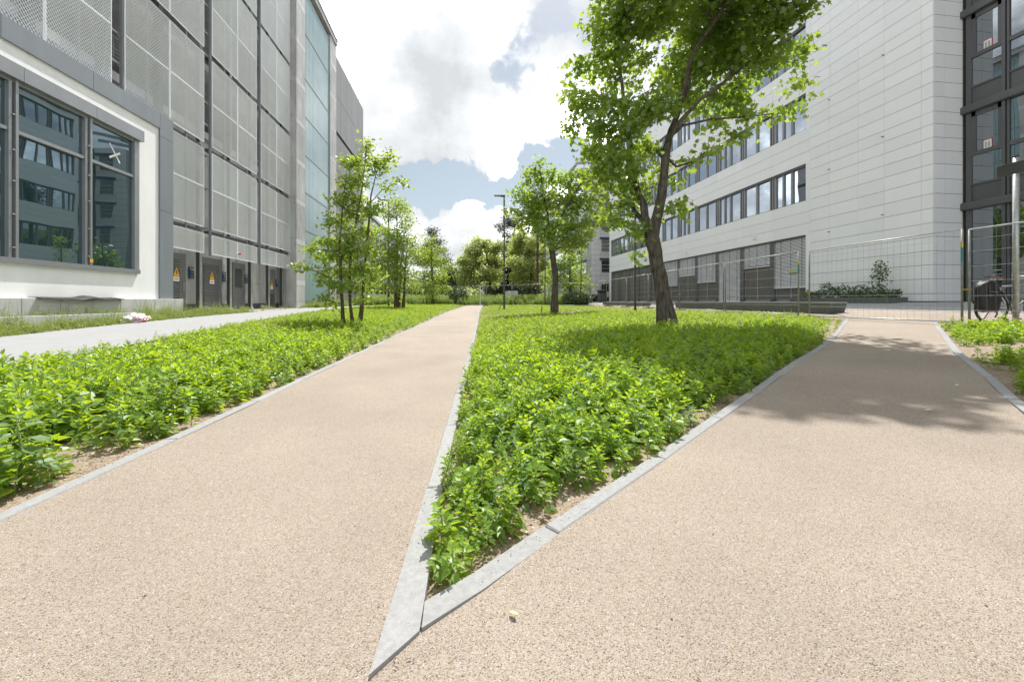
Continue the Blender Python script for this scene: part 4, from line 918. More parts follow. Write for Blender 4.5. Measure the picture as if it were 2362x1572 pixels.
pm = Z(1000, 400, .2296, [(680, 530, 36, 55), (760, 480, 55, 55), (830, 520, 46, 55), (720, 610, 36, 30), (790, 640, 46, 36), (740, 720, 36, 50), (790, 800, 40, 60)])
tree('pine_tree', 'dark pine rising behind the near street lamp', 'tree', (1187, 690), 78, [[(1187, 692, 0, .3), (1187, 600, 0, .26), (1186, 500, 0, .14)]], jit(pm, 2, 6), 'needle', .6, LEAF['pine'], M['pinebark'], per=26, div=5, spread=.6, seed=20, twig=.3, sides=7, ground=.6)
tree('pine_tree', 'pine with a bare reddish trunk seen through the birch', 'tree', (1240, 690), 50, [[(1240, 692, 0, .17), (1240, 640, 0, .16), (1240, 540, 0, .14), (1239, 470, 0, .09)]], jit([(1236, 465, 20, 20), (1250, 480, 20, 18), (1225, 490, 18, 14)], 1.5, 7), 'needle', .5, LEAF['pine'], M['pinebark'], per=26, div=12, spread=.5, seed=21, twig=.3, sides=8, ground=.6)
tree('maple_tree', 'dark green maple against the grey side of the further office block', 'tree', (1318, 690), 40, [[(1316, 696, 0, .16), (1315, 640, 0, .12), (1315, 590, 0, .05)]], jit([(1310, 600, 28, 22), (1330, 636, 18, 28), (1300, 636, 18, 26), (1318, 664, 22, 16), (1290, 610, 14, 16), (1275, 640, 16, 26), (1268, 665, 14, 14)], 1.4, 8), 'maple', .2, LEAF['maple'], M['bark2'], per=12, div=14, spread=.3, seed=22, twig=.2, sides=6, ground=.6)
tree('columnar_tree', 'narrow young columnar tree in front of the further office block', 'tree', (1340, 690), 37.5, [[(1340, 700, 0, .07), (1340, 640, 0, .05), (1341, 570, 0, .02)]], jit([(1341, 578, 8, 14), (1339, 602, 12, 18), (1343, 630, 13, 18), (1336, 655, 18, 17), (1354, 650, 9, 20), (1329, 680, 15, 11), (1350, 680, 12, 12), (1364, 660, 5, 14)], .5, 9), 'lime', .14, LEAF['oak'], M['bark2'], per=11, div=11, spread=.2, seed=23, twig=.3, sides=6, ground=.6, tone0=.1)
tree('dark_tree', 'dense dark tree between the lime and the birch', 'tree', (1165, 690), 70, [[(1165, 692, 0, .3), (1165, 640, 0, .2)]], jit([(1155, 640, 20, 25), (1175, 600, 14, 40), (1165, 672, 26, 16), (1200, 672, 22, 14), (1140, 665, 16, 18), (1225, 668, 20, 16)], 2, 10), 'lime', .4, LEAF['pine'], M['bark2'], per=26, div=5, spread=.55, seed=24, twig=.1, sides=6, ground=.6)  # dark because it shares the pine leaf colour
tree('sapling_tree', 'thin dark stemmed sapling in front of the rounded lime', 'tree', (1107, 690), 48, [[(1107, 698, 0, .06), (1107, 660, 0, .05), (1108, 610, 0, .02)]], jit([(1107, 650, 12, 10), (1104, 630, 10, 12), (1110, 612, 9, 10)], .6, 11), 'lime', .2, LEAF['lime'], M['bark2'], per=10, div=22, spread=.26, seed=25, twig=.4, sides=6, ground=.6)

def woodland():
    """the far wood that closes the street: reads as one mass"""
    n = 9000; x = rng.uniform(-90, 90, n); y = rng.uniform(112, 140, n); top = 7 + 3.0 * np.sin(x * .21) + 2.0 * np.sin(x * .53 + 1) + 1.2 * np.sin(x * 1.3)
    z = .6 + top * rng.uniform(0, 1, n) ** .7
    pos = np.stack([x, y, z], 1); nn = rng.normal(size=(n, 3)) + np.array([0, -.4, .7])
    kind(link('woodland', leaf_cloud('woodland', 'lime', pos, nn, rng.uniform(.9, 1.7, n), np.clip(rng.normal(.4, .25, n), 0, 1), LEAF['far'])), 'stuff')
woodland()

# --- ground cover: herb plants scattered as instances over the beds
def herb(seed, h, n, size, wide=1.0, upright=0.0, m=None, teeth=True):
    """one leafy goosefoot like plant: stem with alternate toothed leaves that fold along the midrib"""
    r = random.Random(seed); v = []; f = []; tone = []; mi = []
    def add(vs, fs, t, k):
        n0 = len(v); v.extend(vs); f.extend([tuple(n0 + i for i in q) for q in fs]); tone.extend([t] * len(vs)); mi.extend([k] * len(fs))
    b = MB(); lean = (r.uniform(-.12, .12) * h, r.uniform(-.12, .12) * h)
    b.tube([(0, 0, -.03), (lean[0] * .4, lean[1] * .4, h * .5), (lean[0], lean[1], h)], [.005, .004, .002], 4); add(b.v, b.f, .5, 1)
    for i in range(n):
        q = (i + .6) / n; z = h * (.16 + .86 * q); a = i * 2.4 + r.uniform(-.5, .5); s = size * (1.15 - .62 * q) * r.uniform(.75, 1.2)
        el = (-.25 + 1.15 * q ** 1.5 + upright) + r.uniform(-.3, .3); roll = r.uniform(-.5, .5)
        D = Vector((math.cos(a) * math.cos(el), math.sin(a) * math.cos(el), math.sin(el))); R = D.cross(Vector((0, 0, 1))).normalized(); U = R.cross(D)
        R, U = R * math.cos(roll) + U * math.sin(roll), U * math.cos(roll) - R * math.sin(roll)
        o = Vector((lean[0] * z / h, lean[1] * z / h, z)); pet = o + D * s * .32
        def P(u, w, up): return tuple(pet + D * (u * s) + R * (w * s * wide) + U * ((up - .20 * u * u) * s))
        if teeth: side = [(.16, .20), (.36, .36), (.46, .27), (.62, .25), (.76, .12)]
        else: side = [(.2, .26), (.5, .34), (.78, .18)]
        vs = [tuple(o), P(0, 0, 0), P(.5, 0, -.03), P(1, 0, 0)] + [P(u, w, .10 * w / .3) for u, w in side] + [P(u, -w, .10 * w / .3) for u, w in side]
        k = len(side); L = list(range(4, 4 + k)); Rr = list(range(4 + k, 4 + 2 * k))
        fs = [tuple([1] + L + [3, 2]), tuple([1, 2, 3] + Rr[::-1])]
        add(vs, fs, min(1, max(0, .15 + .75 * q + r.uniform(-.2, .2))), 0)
        for w in (.012,):
            pass
    me = bpy.data.meshes.new('herb_plant'); me.from_pydata(v, [], f); me.materials.append(m or LEAF['ground']); me.materials.append(M['stem'])
    me.polygons.foreach_set('material_index', mi)
    at_ = me.attributes.new('tone', 'FLOAT', 'POINT'); at_.data.foreach_set('value', tone); me.update()
    return bpy.data.objects.new('herb_plant', me)

def weed(seed, h, n, m, st, w=.006, size=.03, spread=.5):
    """upright weed tuft: a few thin stems with narrow leaves and a seed head"""
    r = random.Random(seed); v = []; f = []; tone = []; mi = []
    def add(vs, fs, t, k):
        n0 = len(v); v.extend(vs); f.extend([tuple(n0 + i for i in q) for q in fs]); tone.extend([t] * len(vs)); mi.extend([k] * len(fs))
    for s in range(n):
        hh = h * r.uniform(.45, 1.0); a = r.uniform(0, 6.28); d = r.uniform(.02, .12); x0, y0 = math.cos(a) * d, math.sin(a) * d
        lx, ly = r.uniform(-.15, .15) * hh, r.uniform(-.15, .15) * hh
        b = MB(); b.tube([(x0, y0, -.02), (x0 + lx * .4, y0 + ly * .4, hh * .6), (x0 + lx, y0 + ly, hh)], [w * .6, w * .5, w * .2], 3); add(b.v, b.f, .5, 1)
        nl = int(14 * hh / h) + 4
        for i in range(nl):
            q = (i + .5) / nl; z = hh * q; a = r.uniform(0, 6.28); el = r.uniform(-.2, 1.0); L = size * r.uniform(.6, 1.4) * (1.25 - .7 * q)
            D = Vector((math.cos(a) * math.cos(el), math.sin(a) * math.cos(el), math.sin(el))); R = D.cross(Vector((r.uniform(-.3, .3), r.uniform(-.3, .3), 1))).normalized()
            o = Vector((x0 + lx * q, y0 + ly * q, z)) + D * L * .2
            add([tuple(o), tuple(o + D * L * .5 + R * L * .26), tuple(o + D * L), tuple(o + D * L * .5 - R * L * .26)], [(0, 1, 2, 3)], r.uniform(.1, 1), 0)
    me = bpy.data.meshes.new('weed_tuft'); me.from_pydata(v, [], f); me.materials.append(m); me.materials.append(st); me.polygons.foreach_set('material_index', mi)
    at_ = me.attributes.new('tone', 'FLOAT', 'POINT'); at_.data.foreach_set('value', tone); me.update()
    return bpy.data.objects.new('weed_tuft', me)

def scatter(name, pts, scale, protos, tilt=.16):
    """instances of the plant meshes on a point set (geometry nodes)"""
    coll = bpy.data.collections.new(name + '_plants')
    for p in protos: coll.objects.link(p)
    n = len(pts); me = bpy.data.meshes.new(name); me.vertices.add(n); me.vertices.foreach_set('co', np.asarray(pts, np.float32).reshape(-1))
    rot = np.stack([rng.normal(0, tilt, n), rng.normal(0, tilt, n), rng.uniform(0, 6.283, n)], 1)
    a = me.attributes.new('rot', 'FLOAT_VECTOR', 'POINT'); a.data.foreach_set('vector', rot.astype(np.float32).reshape(-1))
    a = me.attributes.new('size', 'FLOAT', 'POINT'); a.data.foreach_set('value', np.asarray(scale, np.float32))
    a = me.attributes.new('pick', 'INT', 'POINT'); a.data.foreach_set('value', rng.integers(0, len(protos), n).astype(np.int32))
    o = link(name, me); kind(o, 'stuff')
    ng = bpy.data.node_groups.new(name, 'GeometryNodeTree')
    ng.interface.new_socket('Geometry', in_out='INPUT', socket_type='NodeSocketGeometry'); ng.interface.new_socket('Geometry', in_out='OUTPUT', socket_type='NodeSocketGeometry')
    N = ng.nodes; L = ng.links; i = N.new('NodeGroupInput'); u = N.new('NodeGroupOutput')
    ip = N.new('GeometryNodeInstanceOnPoints'); ci = N.new('GeometryNodeCollectionInfo'); ci.inputs['Collection'].default_value = coll
    ci.inputs['Separate Children'].default_value = True; ci.inputs['Reset Children'].default_value = True
    def named(nm, ty):
        q = N.new('GeometryNodeInputNamedAttribute'); q.data_type = ty; q.inputs['Name'].default_value = nm; return q.outputs['Attribute']
    e2r = N.new('FunctionNodeEulerToRotation'); L.new(named('rot', 'FLOAT_VECTOR'), e2r.inputs[0])
    L.new(i.outputs[0], ip.inputs['Points']); L.new(ci.outputs[0], ip.inputs['Instance']); ip.inputs['Pick Instance'].default_value = True
    L.new(named('pick', 'INT'), ip.inputs['Instance Index']); L.new(e2r.outputs[0], ip.inputs['Rotation']); L.new(named('size', 'FLOAT'), ip.inputs['Scale'])
    L.new(ip.outputs[0], u.inputs[0]); md = o.modifiers.new('scatter', 'NODES'); md.node_group = ng
    return o

def dist_poly(x, y, line):
    d = np.full(x.shape, 1e9)
    for (a, b), (c, e) in zip(line, line[1:]):
        vx, vy = c - a, e - b; t = np.clip(((x - a) * vx + (y - b) * vy) / (vx * vx + vy * vy), 0, 1)
        d = np.minimum(d, np.hypot(x - a - t * vx, y - b - t * vy))
    return d
def interp_line(line, q, axis):
    p = sorted((l[axis], l[1 - axis]) for l in line); return np.interp(q, [a for a, _ in p], [b for _, b in p])

def beds():
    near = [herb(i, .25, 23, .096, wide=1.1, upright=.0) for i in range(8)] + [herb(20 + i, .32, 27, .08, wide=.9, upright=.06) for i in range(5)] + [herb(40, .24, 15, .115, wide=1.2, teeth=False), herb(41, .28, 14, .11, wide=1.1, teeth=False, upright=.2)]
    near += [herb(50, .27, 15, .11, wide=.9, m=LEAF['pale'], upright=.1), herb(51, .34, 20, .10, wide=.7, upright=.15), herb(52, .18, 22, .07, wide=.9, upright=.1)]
    far_line = lambda x: np.where(x < -1.5, 43.4, np.where(x < 3, 43.4 - (x + 1.5) * .2, 42.5 - (x - 3) * 1.02))
    def candidates(n, x0, x1, y0, y1): return rng.uniform(x0, x1, n), rng.uniform(y0, y1, n)
    def thin(x, y, k):                # natural clumping
        return np.sin(x * 2.1 + y * 1.3) * .25 + np.sin(x * .9 - y * 2.3 + 1) * .25 + np.sin(x * 5.1 + 2 * np.sin(y * 3.7)) * .2 > k + rng.uniform(-.9, .1, x.shape)
    # left bed
    x, y = candidates(26000, -8.2, 2.0, .2, 43.4)
    le = interp_line(LE, y, 1); pv = np.interp(y, [-2, 5.0, 8.0, 14.5, 20, 36, 44], [-5.1, -5.3, -5.7, -6.6, -7.05, -7.7, -8.0])
    d = le - .09 - x; dl = x - pv
    keep = (d > .03) & (dl > .05) & (rng.uniform(0, 1, len(x)) < np.clip(.34 + d * 1.4, 0, 1)) & (rng.uniform(0, 1, len(x)) < np.clip(1.15 - y / 70, .45, 1))
    keep &= thin(x, y, -.25)
    keep &= ~((x < -3.0) & (x > -4.6) & (np.hypot(x + 2.98, y - 12) < .35))
    A = (x[keep], y[keep], np.clip(.62 + .35 * d[keep], .6, .95) * np.clip(.56 + .22 * dl[keep], .56, 1) * np.clip(1.1 - .022 * y[keep], .52, 1))
    # middle bed
    x, y = candidates(26000, -.2, 11.4, 1.2, 43.4)
    re = interp_line(RE, y, 1); rky = interp_line(RK, x, 0)
    d = np.minimum(x - re - .08, dist_poly(x, y, RK) - .08)
    keep = (x > re + .1) & (y > rky + .08) & (d > .03) & (y < far_line(x)) & (x < np.where(y < 11.6, 10.25, 11.6))
    dk = dist_poly(x, y, RK) - .08
    keep &= rng.uniform(0, 1, len(x)) < np.clip(.30 + np.minimum(dk, 1.5 * (x - re) + .12) * 1.6, 0, 1)
    keep &= (rng.uniform(0, 1, len(x)) < np.clip(1.15 - y / 70, .45, 1)) & thin(x, y, -.42)
    keep &= ~(((x - 6.75) / 1.25) ** 2 + ((y - 10.75) / .55) ** 2 < rng.uniform(.6, 1.2, len(x))) & ~(np.hypot(x - 5.8, y - 10.63) < .5)
    keep &= ~(((x - 5.9) / 1.5) ** 2 + ((y - 20.6) / .8) ** 2 < rng.uniform(.6, 1.2, len(x)))
    Bq = (x[keep], y[keep], np.clip(.62 + .4 * d[keep], .6, .95) * np.clip(.82 + .1 * (y[keep] - 1.2), .8, 1) * np.clip(1.1 - .034 * y[keep], .42, 1) * np.clip(1.1 - .13 * (x[keep] - 6), .48, 1))
    # extra dense foreground of the middle bed
    x, y = candidates(5200, -.1, 6.5, 1.36, 7.0)
    re = interp_line(RE, y, 1); rky = interp_line(RK, x, 0); d = np.minimum(x - re - .08, dist_poly(x, y, RK) - .08)
    keep = (x > re + .1) & (y > rky + .06) & (d > .03) & (rng.uniform(0, 1, len(x)) < np.clip(.22 + (dist_poly(x, y, RK) - .08) * 1.9, 0, 1))
    Bx = (x[keep], y[keep], np.clip(.62 + .4 * d[keep], .6, .95) * np.clip(.80 + .1 * (y[keep] - 1.2), .8, 1))
    x, y = candidates(5200, -6.0, -1.9, 1.2, 8.0); le = interp_line(LE, y, 1); d = le - .09 - x
    keep = (d > .1) & (x > -4.4) & (rng.uniform(0, 1, len(x)) < np.clip(.1 + d * .8, 0, 1)) & thin(x, y, -.3)
    Ax = (x[keep], y[keep], np.clip(.6 + .35 * d[keep], .6, .92))
    tx = np.array([.0, .05, -.05, .10, .02, .15, .21, -.02, .10, -.06, .06, .17, .25, .0, .12, .29, -.03, .08]); ty = np.array([1.50, 1.57, 1.62, 1.68, 1.72, 1.75, 1.82, 1.82, 1.86, 1.94, 1.96, 1.93, 1.95, 2.04, 2.05, 2.02, 2.12, 2.14])
    Bt = (tx, ty, np.full(len(tx), .62))
    # right bed
    x, y = candidates(6500, 3.6, 10.3, .4, 9.0)
    ry = interp_line(RR, x, 0); d = dist_poly(x, y, RR) - .08
    keep = (y < ry - .08) & (d > .04) & (rng.uniform(0, 1, len(x)) < np.clip(.45 + d * 1.4, 0, 1)) & ~(((x - 7.6) / 1.3) ** 2 + ((y - 4.6) / .45) ** 2 < 1)
    Cq = (x[keep], y[keep], np.clip(.50 + .3 * d[keep], .45, .72))
    def go(name, parts, protos):
        X = np.concatenate([p[0] for p in parts]); Y = np.concatenate([p[1] for p in parts]); s = np.concatenate([p[2] for p in parts]) * rng.triangular(.55, .88, 1.32, len(X))
        scatter(name, np.stack([X, Y, gz(X, Y)], 1), s, protos)
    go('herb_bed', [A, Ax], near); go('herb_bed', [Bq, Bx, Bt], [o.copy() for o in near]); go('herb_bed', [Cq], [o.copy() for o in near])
    # weeds before the annex and round the stair tower
    wp = [weed(60 + i, .42, 9, LEAF['weed'], M['straw'], size=.05) for i in range(4)] + [weed(70 + i, .75, 4, LEAF['weed'], M['straw'], size=.045) for i in range(2)] + [weed(80 + i, .22, 10, LEAF['weed'], M['straw'], size=.05) for i in range(3)]
    x, y = candidates(3200, -9.84, -8.0, 2, 19.5); ed = np.interp(y, [-2, 8.2, 11, 15.7, 22], [-8.0, -8.13, -8.45, -8.74, -8.75]); d = ed - x
    keep = (d > .04) & (rng.uniform(0, 1, len(x)) < np.clip((19.6 - y) / 2.5, 0, 1)) & ~((np.abs(x + 9.32) < .06) & (y < 13))
    x1, y1, s1 = x[keep], y[keep], np.clip(.45 + .5 * d[keep], .4, 1.05)
    x, y = candidates(500, -10.2, -8.9, 27.6, 36); x1 = np.concatenate([x1, x]); y1 = np.concatenate([y1, y]); s1 = np.concatenate([s1, rng.uniform(.9, 1.7, len(x))])
    x, y = candidates(70, -11.2, -9.2, 19, 28); x1 = np.concatenate([x1, x]); y1 = np.concatenate([y1, y]); s1 = np.concatenate([s1, rng.uniform(.4, .9, len(x))])
    scatter('weeds', np.stack([x1, y1, gz(x1, y1)], 1), s1 * rng.uniform(.5, 1.0, len(x1)), wp)
    mp = [weed(90 + i, 1.0, 12, LEAF['meadow'], M['straw'], w=.012, size=.12) for i in range(4)]
    x, y = candidates(5200, -12, 12, 36, 58); keep = (y > far_line(x) + .5) & ~((x > 10.2) & (y > 44))
    x, y = x[keep], y[keep]
    scatter('meadow', np.stack([x, y, gz(x, y)], 1), rng.uniform(.7, 1.25, len(x)) * np.clip(.75 + (y - far_line(x)) * .05, .6, 1.1), mp)
    # poppies in the meadow
    b = MB()
    for i in range(60):
        x = rng.uniform(-1, 11); y = float(far_line(np.array(x))) + rng.uniform(.6, 2.0); z = g1(x, y) + rng.uniform(.75, 1.05)
        for k in range(4):
            a = k * 1.57; b.poly([(x, y, z), (x + .06 * math.cos(a), y + .06 * math.sin(a), z + .03), (x + .07 * math.cos(a + .8), y + .07 * math.sin(a + .8), z + .05), (x + .06 * math.cos(a + 1.57), y + .06 * math.sin(a + 1.57), z + .03)])
    kind(b.build('poppies', M['orange'], None), 'stuff')
beds()

# individual larger plants that stand out of the beds
def broad_plant(name, label, cat, x, y, h, n, size, lm, seed, group=None):
    r = random.Random(seed); z0 = g1(x, y); T = thing(name, label, cat, (x, y, z0), group)
    MB().tube([(x, y, z0 - .02), (x + .01, y, z0 + h * .5), (x + r.uniform(-.03, .03), y + .01, z0 + h)], [.009, .007, .004], 7).build('stem', M['stem'], T, True)
    for i in range(n):
        q = (i + .5) / n; s = size * (1.1 - .45 * q) * r.uniform(.8, 1.15); a = i * 2.4 + r.uniform(-.3, .3); el = -.12 + .75 * q ** 2 + r.uniform(-.15, .15)
        D = Vector((math.cos(a) * math.cos(el), math.sin(a) * math.cos(el), math.sin(el))); R = D.cross(Vector((0, 0, 1))).normalized(); U = R.cross(D)
        o = Vector((x, y, z0 + h * (.35 + .66 * q))); p = o + D * s * .35; b = MB(); K = 7; W = [.02, .20, .32, .34, .28, .15, .0]
        for k in range(K):
            u = k / (K - 1); c = p + D * (u * s) - U * (.28 * u * u * s)
            for w in (-1, -.5, 0, .5, 1): b.v.append(tuple(c + R * (w * W[k] * s) + U * ((abs(w) * .10 + .02 * math.sin(k * 2.2 + w * 3)) * s)))
        for k in range(K - 1):
            for j in range(4): b.f.append((k * 5 + j, k * 5 + j + 1, k * 5 + j + 6, k * 5 + j + 5))
        lf = b.build('leaf', lm, T, True)
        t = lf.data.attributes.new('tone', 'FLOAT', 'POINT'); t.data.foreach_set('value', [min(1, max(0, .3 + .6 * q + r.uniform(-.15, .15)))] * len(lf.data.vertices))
        MB().tube([o, p], .0035, 4).build('leaf_stalk', M['stem'], T)
    return T
broad_plant('amaranth_plant', 'large broad leaved plant at the left edge beside the path kerb', 'plant', -2.30, 2.42, .38, 17, .115, LEAF['pale'], 1)
broad_plant('amaranth_plant', 'pale broad leaved plant standing above the left herb bed near its kerb', 'plant', -2.30, 3.55, .34, 14, .105, LEAF['pale'], 2)
broad_plant('amaranth_plant', 'pale plant with white topped leaves in the middle of the central herb bed', 'plant', 1.55, 3.95, .34, 12, .10, LEAF['pale'], 3)
broad_plant('amaranth_plant', 'pale narrow leaved plant at the right kerb of the central herb bed', 'plant', 1.22, 2.62, .24, 10, .09, LEAF['pale'], 4)
broad_plant('amaranth_plant', 'bright plant with broad leaves near the front of the central herb bed', 'plant', .66, 2.25, .26, 9, .10, LEAF['ground'], 5)

# ------------------------------------------------------------------ building site fence panels
def fence():
    Wd, Ht = 3.44, 2.0
    fr = {}
    fr['post'] = MB().tube([(0, 0, -.02), (0, 0, Ht)], .021, 10).mesh('post', M['galvd'], smooth=True)
    fr['rail'] = MB().tube([(0, 0, 0), (0, Wd, 0)], .0165, 8).mesh('rail', M['galv'], smooth=True)
    fr['hw'] = MB().tube([(0, 0, 0), (0, Wd, 0)], .0035, 5).mesh('wire', M['galv'])
    fr['vw'] = MB().tube([(0, 0, .09), (0, .006, .9), (0, 0, Ht - .03)], .0018, 4).mesh('wire', M['galvd'])
    fr['band'] = MB().tube([(0, 0, 1.32), (0, 0, 1.62)], .0222, 10).mesh('paint_band', M['teal'])
    fr['band2'] = MB().tube([(0, 0, 1.62), (0, 0, 1.74)], .0223, 10).mesh('paint_band', M['gold'])
    wm = MB()
    for i in range(1, 26): wm.tube([(0, i * Wd / 26, .08), (0, i * Wd / 26, Ht - .02)], .0024, 3)
    for z in (.35, .65, .95, 1.25, 1.55, 1.8): wm.tube([(0, 0, z), (0, Wd, z)], .004, 3)
    fr['net'] = wm.mesh('wire_mesh', M['galvd'])
    foot = MB().box(-.33, .33, -.11, .11, 0, .13).mesh('fence_foot', M['kerb'])
    coup = MB().box(-.035, .035, -.07, .07, -.018, .018).mesh('coupler', M['gold'])
    spec = [  # (x0, y0, x1, y1, near?, label, paint band)
        (10.36, 3.42, 10.35, 6.86, 1, 'fence panel in front of the bicycle at the right edge', 0),
        (10.35, 6.98, 10.33, 10.60, 1, 'fence panel closing the side path in front of the white wall', 1),
        (10.42, 11.08, 10.58, 14.72, 1, 'fence panel in front of the notice on the office blinds', 1),
        (10.62, 14.88, 10.80, 18.45, 1, 'fence panel just right of the large maple trunk', 2),
        (10.84, 18.55, 11.0, 22.1, 1, 'fence panel half hidden behind the large maple trunk', 1),
        (11.02, 22.25, 11.25, 25.8, 1, 'fence panel behind the slim dark pole', 1),
        (11.28, 25.95, 11.4, 29.4, 0, 'last fence panel of the row along the office front', 1),
        (11.3, 29.6, 11.2, 33.1, 0, 'fence panel at the corner where the row turns across the bed', 0),
        (11.1, 33.3, 8.1, 35.2, 0, 'fence panel across the bed in front of the columnar tree', 1),
        (8.0, 35.3, 5.0, 37.3, 0, 'fence panel across the bed behind the smaller maple', 1),
        (4.9, 37.4, 2.7, 40.2, 0, 'fence panel across the bed right behind the near street lamp', 1),
        (2.55, 40.4, .0, 42.9, 0, 'fence panel closing the far end of the gravel path', 0),
        (-.15, 43.0, -3.5, 44.2, 0, 'fence panel left of the path end, by the white gate frame', 0),
        (-3.6, 44.25, -7.0, 44.8, 0, 'fence panel behind the furthest young oak', 0),
        (-7.1, 44.8, -10.5, 44.9, 0, 'fence panel at the far left behind the second young oak', 0)]
    for x0, y0, x1, y1, near, lab, band in spec:
        z0 = g1(x0, y0); z1 = g1(x1, y1); d = Vector((x1 - x0, y1 - y0)); rz = -math.atan2(d.x, d.y); base = min(z0, z1) + .03 if abs(z0 - z1) < .1 else (z0 + z1) / 2
        T = thing('site_fence', lab, 'fence', (x0, y0, base), 'mesh fence panels round the building site')
        L_ = d.length; sc = L_ / Wd
        def part(name, me, y=0, z=0):
            o = bpy.data.objects.new(name, me); COL.objects.link(o); o.parent = T; o.location = (0, y, z); WL[o.name] = Vector((x0, y0, z)); return o
        part('post', fr['post']); part('post', fr['post'], L_)
        r = part('rail', fr['rail'], 0, Ht); r.scale.y = sc; r = part('rail', fr['rail'], 0, .07); r.scale.y = sc
        if near:
            for z in (.35, .65, .95, 1.25, 1.55, 1.80): r = part('wire', fr['hw'], 0, z); r.scale.y = sc
            n = 25
            for i in range(1, n): part('wire', fr['vw'], i * L_ / n)
        else:
            r = part('wire_mesh', fr['net']); r.scale.y = sc; kind(r, 'stuff')
        if band:
            part('paint_band', fr['band'], 0 if band == 1 else L_)
            if near: part('paint_band', fr['band2'], 0 if band == 1 else L_)
        part('coupler', coup, L_ + .05, .78); part('foot_block', foot, L_ + .06, g1(x1, y1) - .06 - base)
        T.rotation_euler = (0, 0, rz)
fence()

# ------------------------------------------------------------------ bench walls, planter, shrubs
def bench(lab, x, y0, y1, top, seams):
    t = thing('bench_wall', lab, 'bench', (x, y0, top - .5), 'long dark concrete bench walls')
    ys = [y0] + seams + [y1]
    for a, b in zip(ys, ys[1:]):
        b_ = MB(); n = 0
        b_.v += [(x, a + .004, top - .55), (x + .5, a + .004, top - .55), (x + .5, b - .004, top - .55), (x, b - .004, top - .55), (x - .07, a + .004 - (.12 if a == y0 else 0), top), (x + .55, a + .004 - (.12 if a == y0 else 0), top), (x + .55, b - .004, top), (x - .07, b - .004, top)]
        b_.f += [(0, 3, 2, 1), (4, 5, 6, 7), (0, 1, 5, 4), (1, 2, 6, 5), (2, 3, 7, 6), (3, 0, 4, 7)]
        b_.build('bench_block', M['bench'], t)
        MB().box(x - .075, x + .56, a + .004 - (.12 if a == y0 else 0), b - .004, top + .002, top + .03).build('seat_slab', M['benchtop'], t)
bench('long dark concrete bench wall behind the fence, nearer of two', 11.75, 11.35, 20.4, .985, [13.2, 15.6, 18.0])
bench('dark concrete bench wall behind the fence, further one left of the maple trunk', 12.3, 25.6, 33.0, .93, [28.0, 30.5])
P = thing('planter', 'low grey concrete planter with shrubs along the white wall', 'planter', (16.8, 15.2, .95))
for a, b in ((13.35, 14.3), (14.3, 15.6), (15.6, 16.9), (16.9, 18.0)):
    bevel(MB().box(16.42, 16.54, a + .004, b - .004, .8, 1.20).build('planter_edge', M['bench'], P), .01)
MB().box(16.54, 17.3, 13.35, 13.47, .8, 1.20).build('planter_edge', M['bench'], P)
MB().box(16.54, 17.3, 13.47, 18.0, .9, 1.13).build('soil', M['soil'], P)
def shrub(lab, x, y, w, h, n, lm, size, shape='lime', name='shrub', seed=0, z=None, group=None, stems=9):
    r = np.random.default_rng(seed); z0 = g1(x, y) if z is None else z
    T = thing(name, lab, 'shrub', (x, y, z0), group); b = MB()
    for i in range(stems):
        a = r.uniform(0, 6.28); q = r.uniform(.3, 1) * w; e = (x + math.cos(a) * q, y + math.sin(a) * q, z0 + h * r.uniform(.6, 1))
        b.tube([(x + math.cos(a) * q * .2, y + math.sin(a) * q * .2, z0 - .03), (x + math.cos(a) * q * .6, y + math.sin(a) * q * .6, z0 + h * .5), e], [.008, .006, .003], 4)
    b.build('stems', M['bark2'], T)
    d = r.normal(size=(n, 3)); d /= np.linalg.norm(d, axis=1, keepdims=True); f = r.uniform(.3, 1, (n, 1)) ** .5
    pos = d * f * np.array([w, w, h * .5]) + np.array([0, 0, h * .52]); pos[:, 2] = np.maximum(pos[:, 2], .04); pos[:, 2] *= (1 + .25 * np.sin(pos[:, 1] * 9 + seed))
    nn = d * .5 + np.array([0, 0, .5]) + r.normal(size=(n, 3)) * .5
    link('foliage', leaf_cloud('foliage', shape, pos, nn, size * r.uniform(.7, 1.2, n), np.clip(r.normal(.4, .25, n), 0, 1), lm), T, (x, y, z0)); return T
for i, (y, h, lab) in enumerate(((17.2, .55, 'low dark shrub at the left end of the planter'), (16.35, .95, 'tallest leafy shrub in the left part of the planter, with a bare shoot'), (15.6, .72, 'dark shrub left of the middle of the planter'), (14.9, .70, 'dark shrub in the middle of the planter'), (14.25, .66, 'dark shrub at the foot of the thin sapling in the planter'), (13.75, .45, 'smallest dark shrub at the right end of the planter'))):
    shrub(lab, 16.95, y, .40, h * .78, 420, LEAF['shrub'], .085, 'needle' if 0 else 'lime', seed=30 + i, z=1.12, group='shrubs in the planter')
sp_ = thing('sapling_tree', 'thin sapling with a small leafy head standing in the planter', 'tree', (16.95, 14.1, 1.12))
MB().tube([(16.95, 14.1, 1.1), (16.94, 14.1, 1.8), (16.95, 14.08, 2.5), (16.95, 14.06, 2.75)], [.016, .012, .008, .003], 6).tube([(16.94, 14.1, 1.85), (16.9, 14.35, 2.2)], [.006, .002], 4).build('trunk', M['bark2'], sp_, True)
n = 230; q = rng.normal(size=(n, 3)) * np.array([.12, .17, .2]) + np.array([0, 0, 1.15]); q[:40] += np.array([0, .05, -.42])
link('crown', leaf_cloud('crown', 'lime', q, rng.normal(size=(n, 3)) + np.array([0, 0, .6]), rng.uniform(.06, .11, n), rng.uniform(0, 1, n), LEAF['shrub']), sp_, (16.95, 14.1, 1.12))
shrub('dark green bush in the meadow behind the fence at the path end', -.1, 46.2, 1.25, 1.75, 1500, LEAF['shrub'], .22, seed=50)
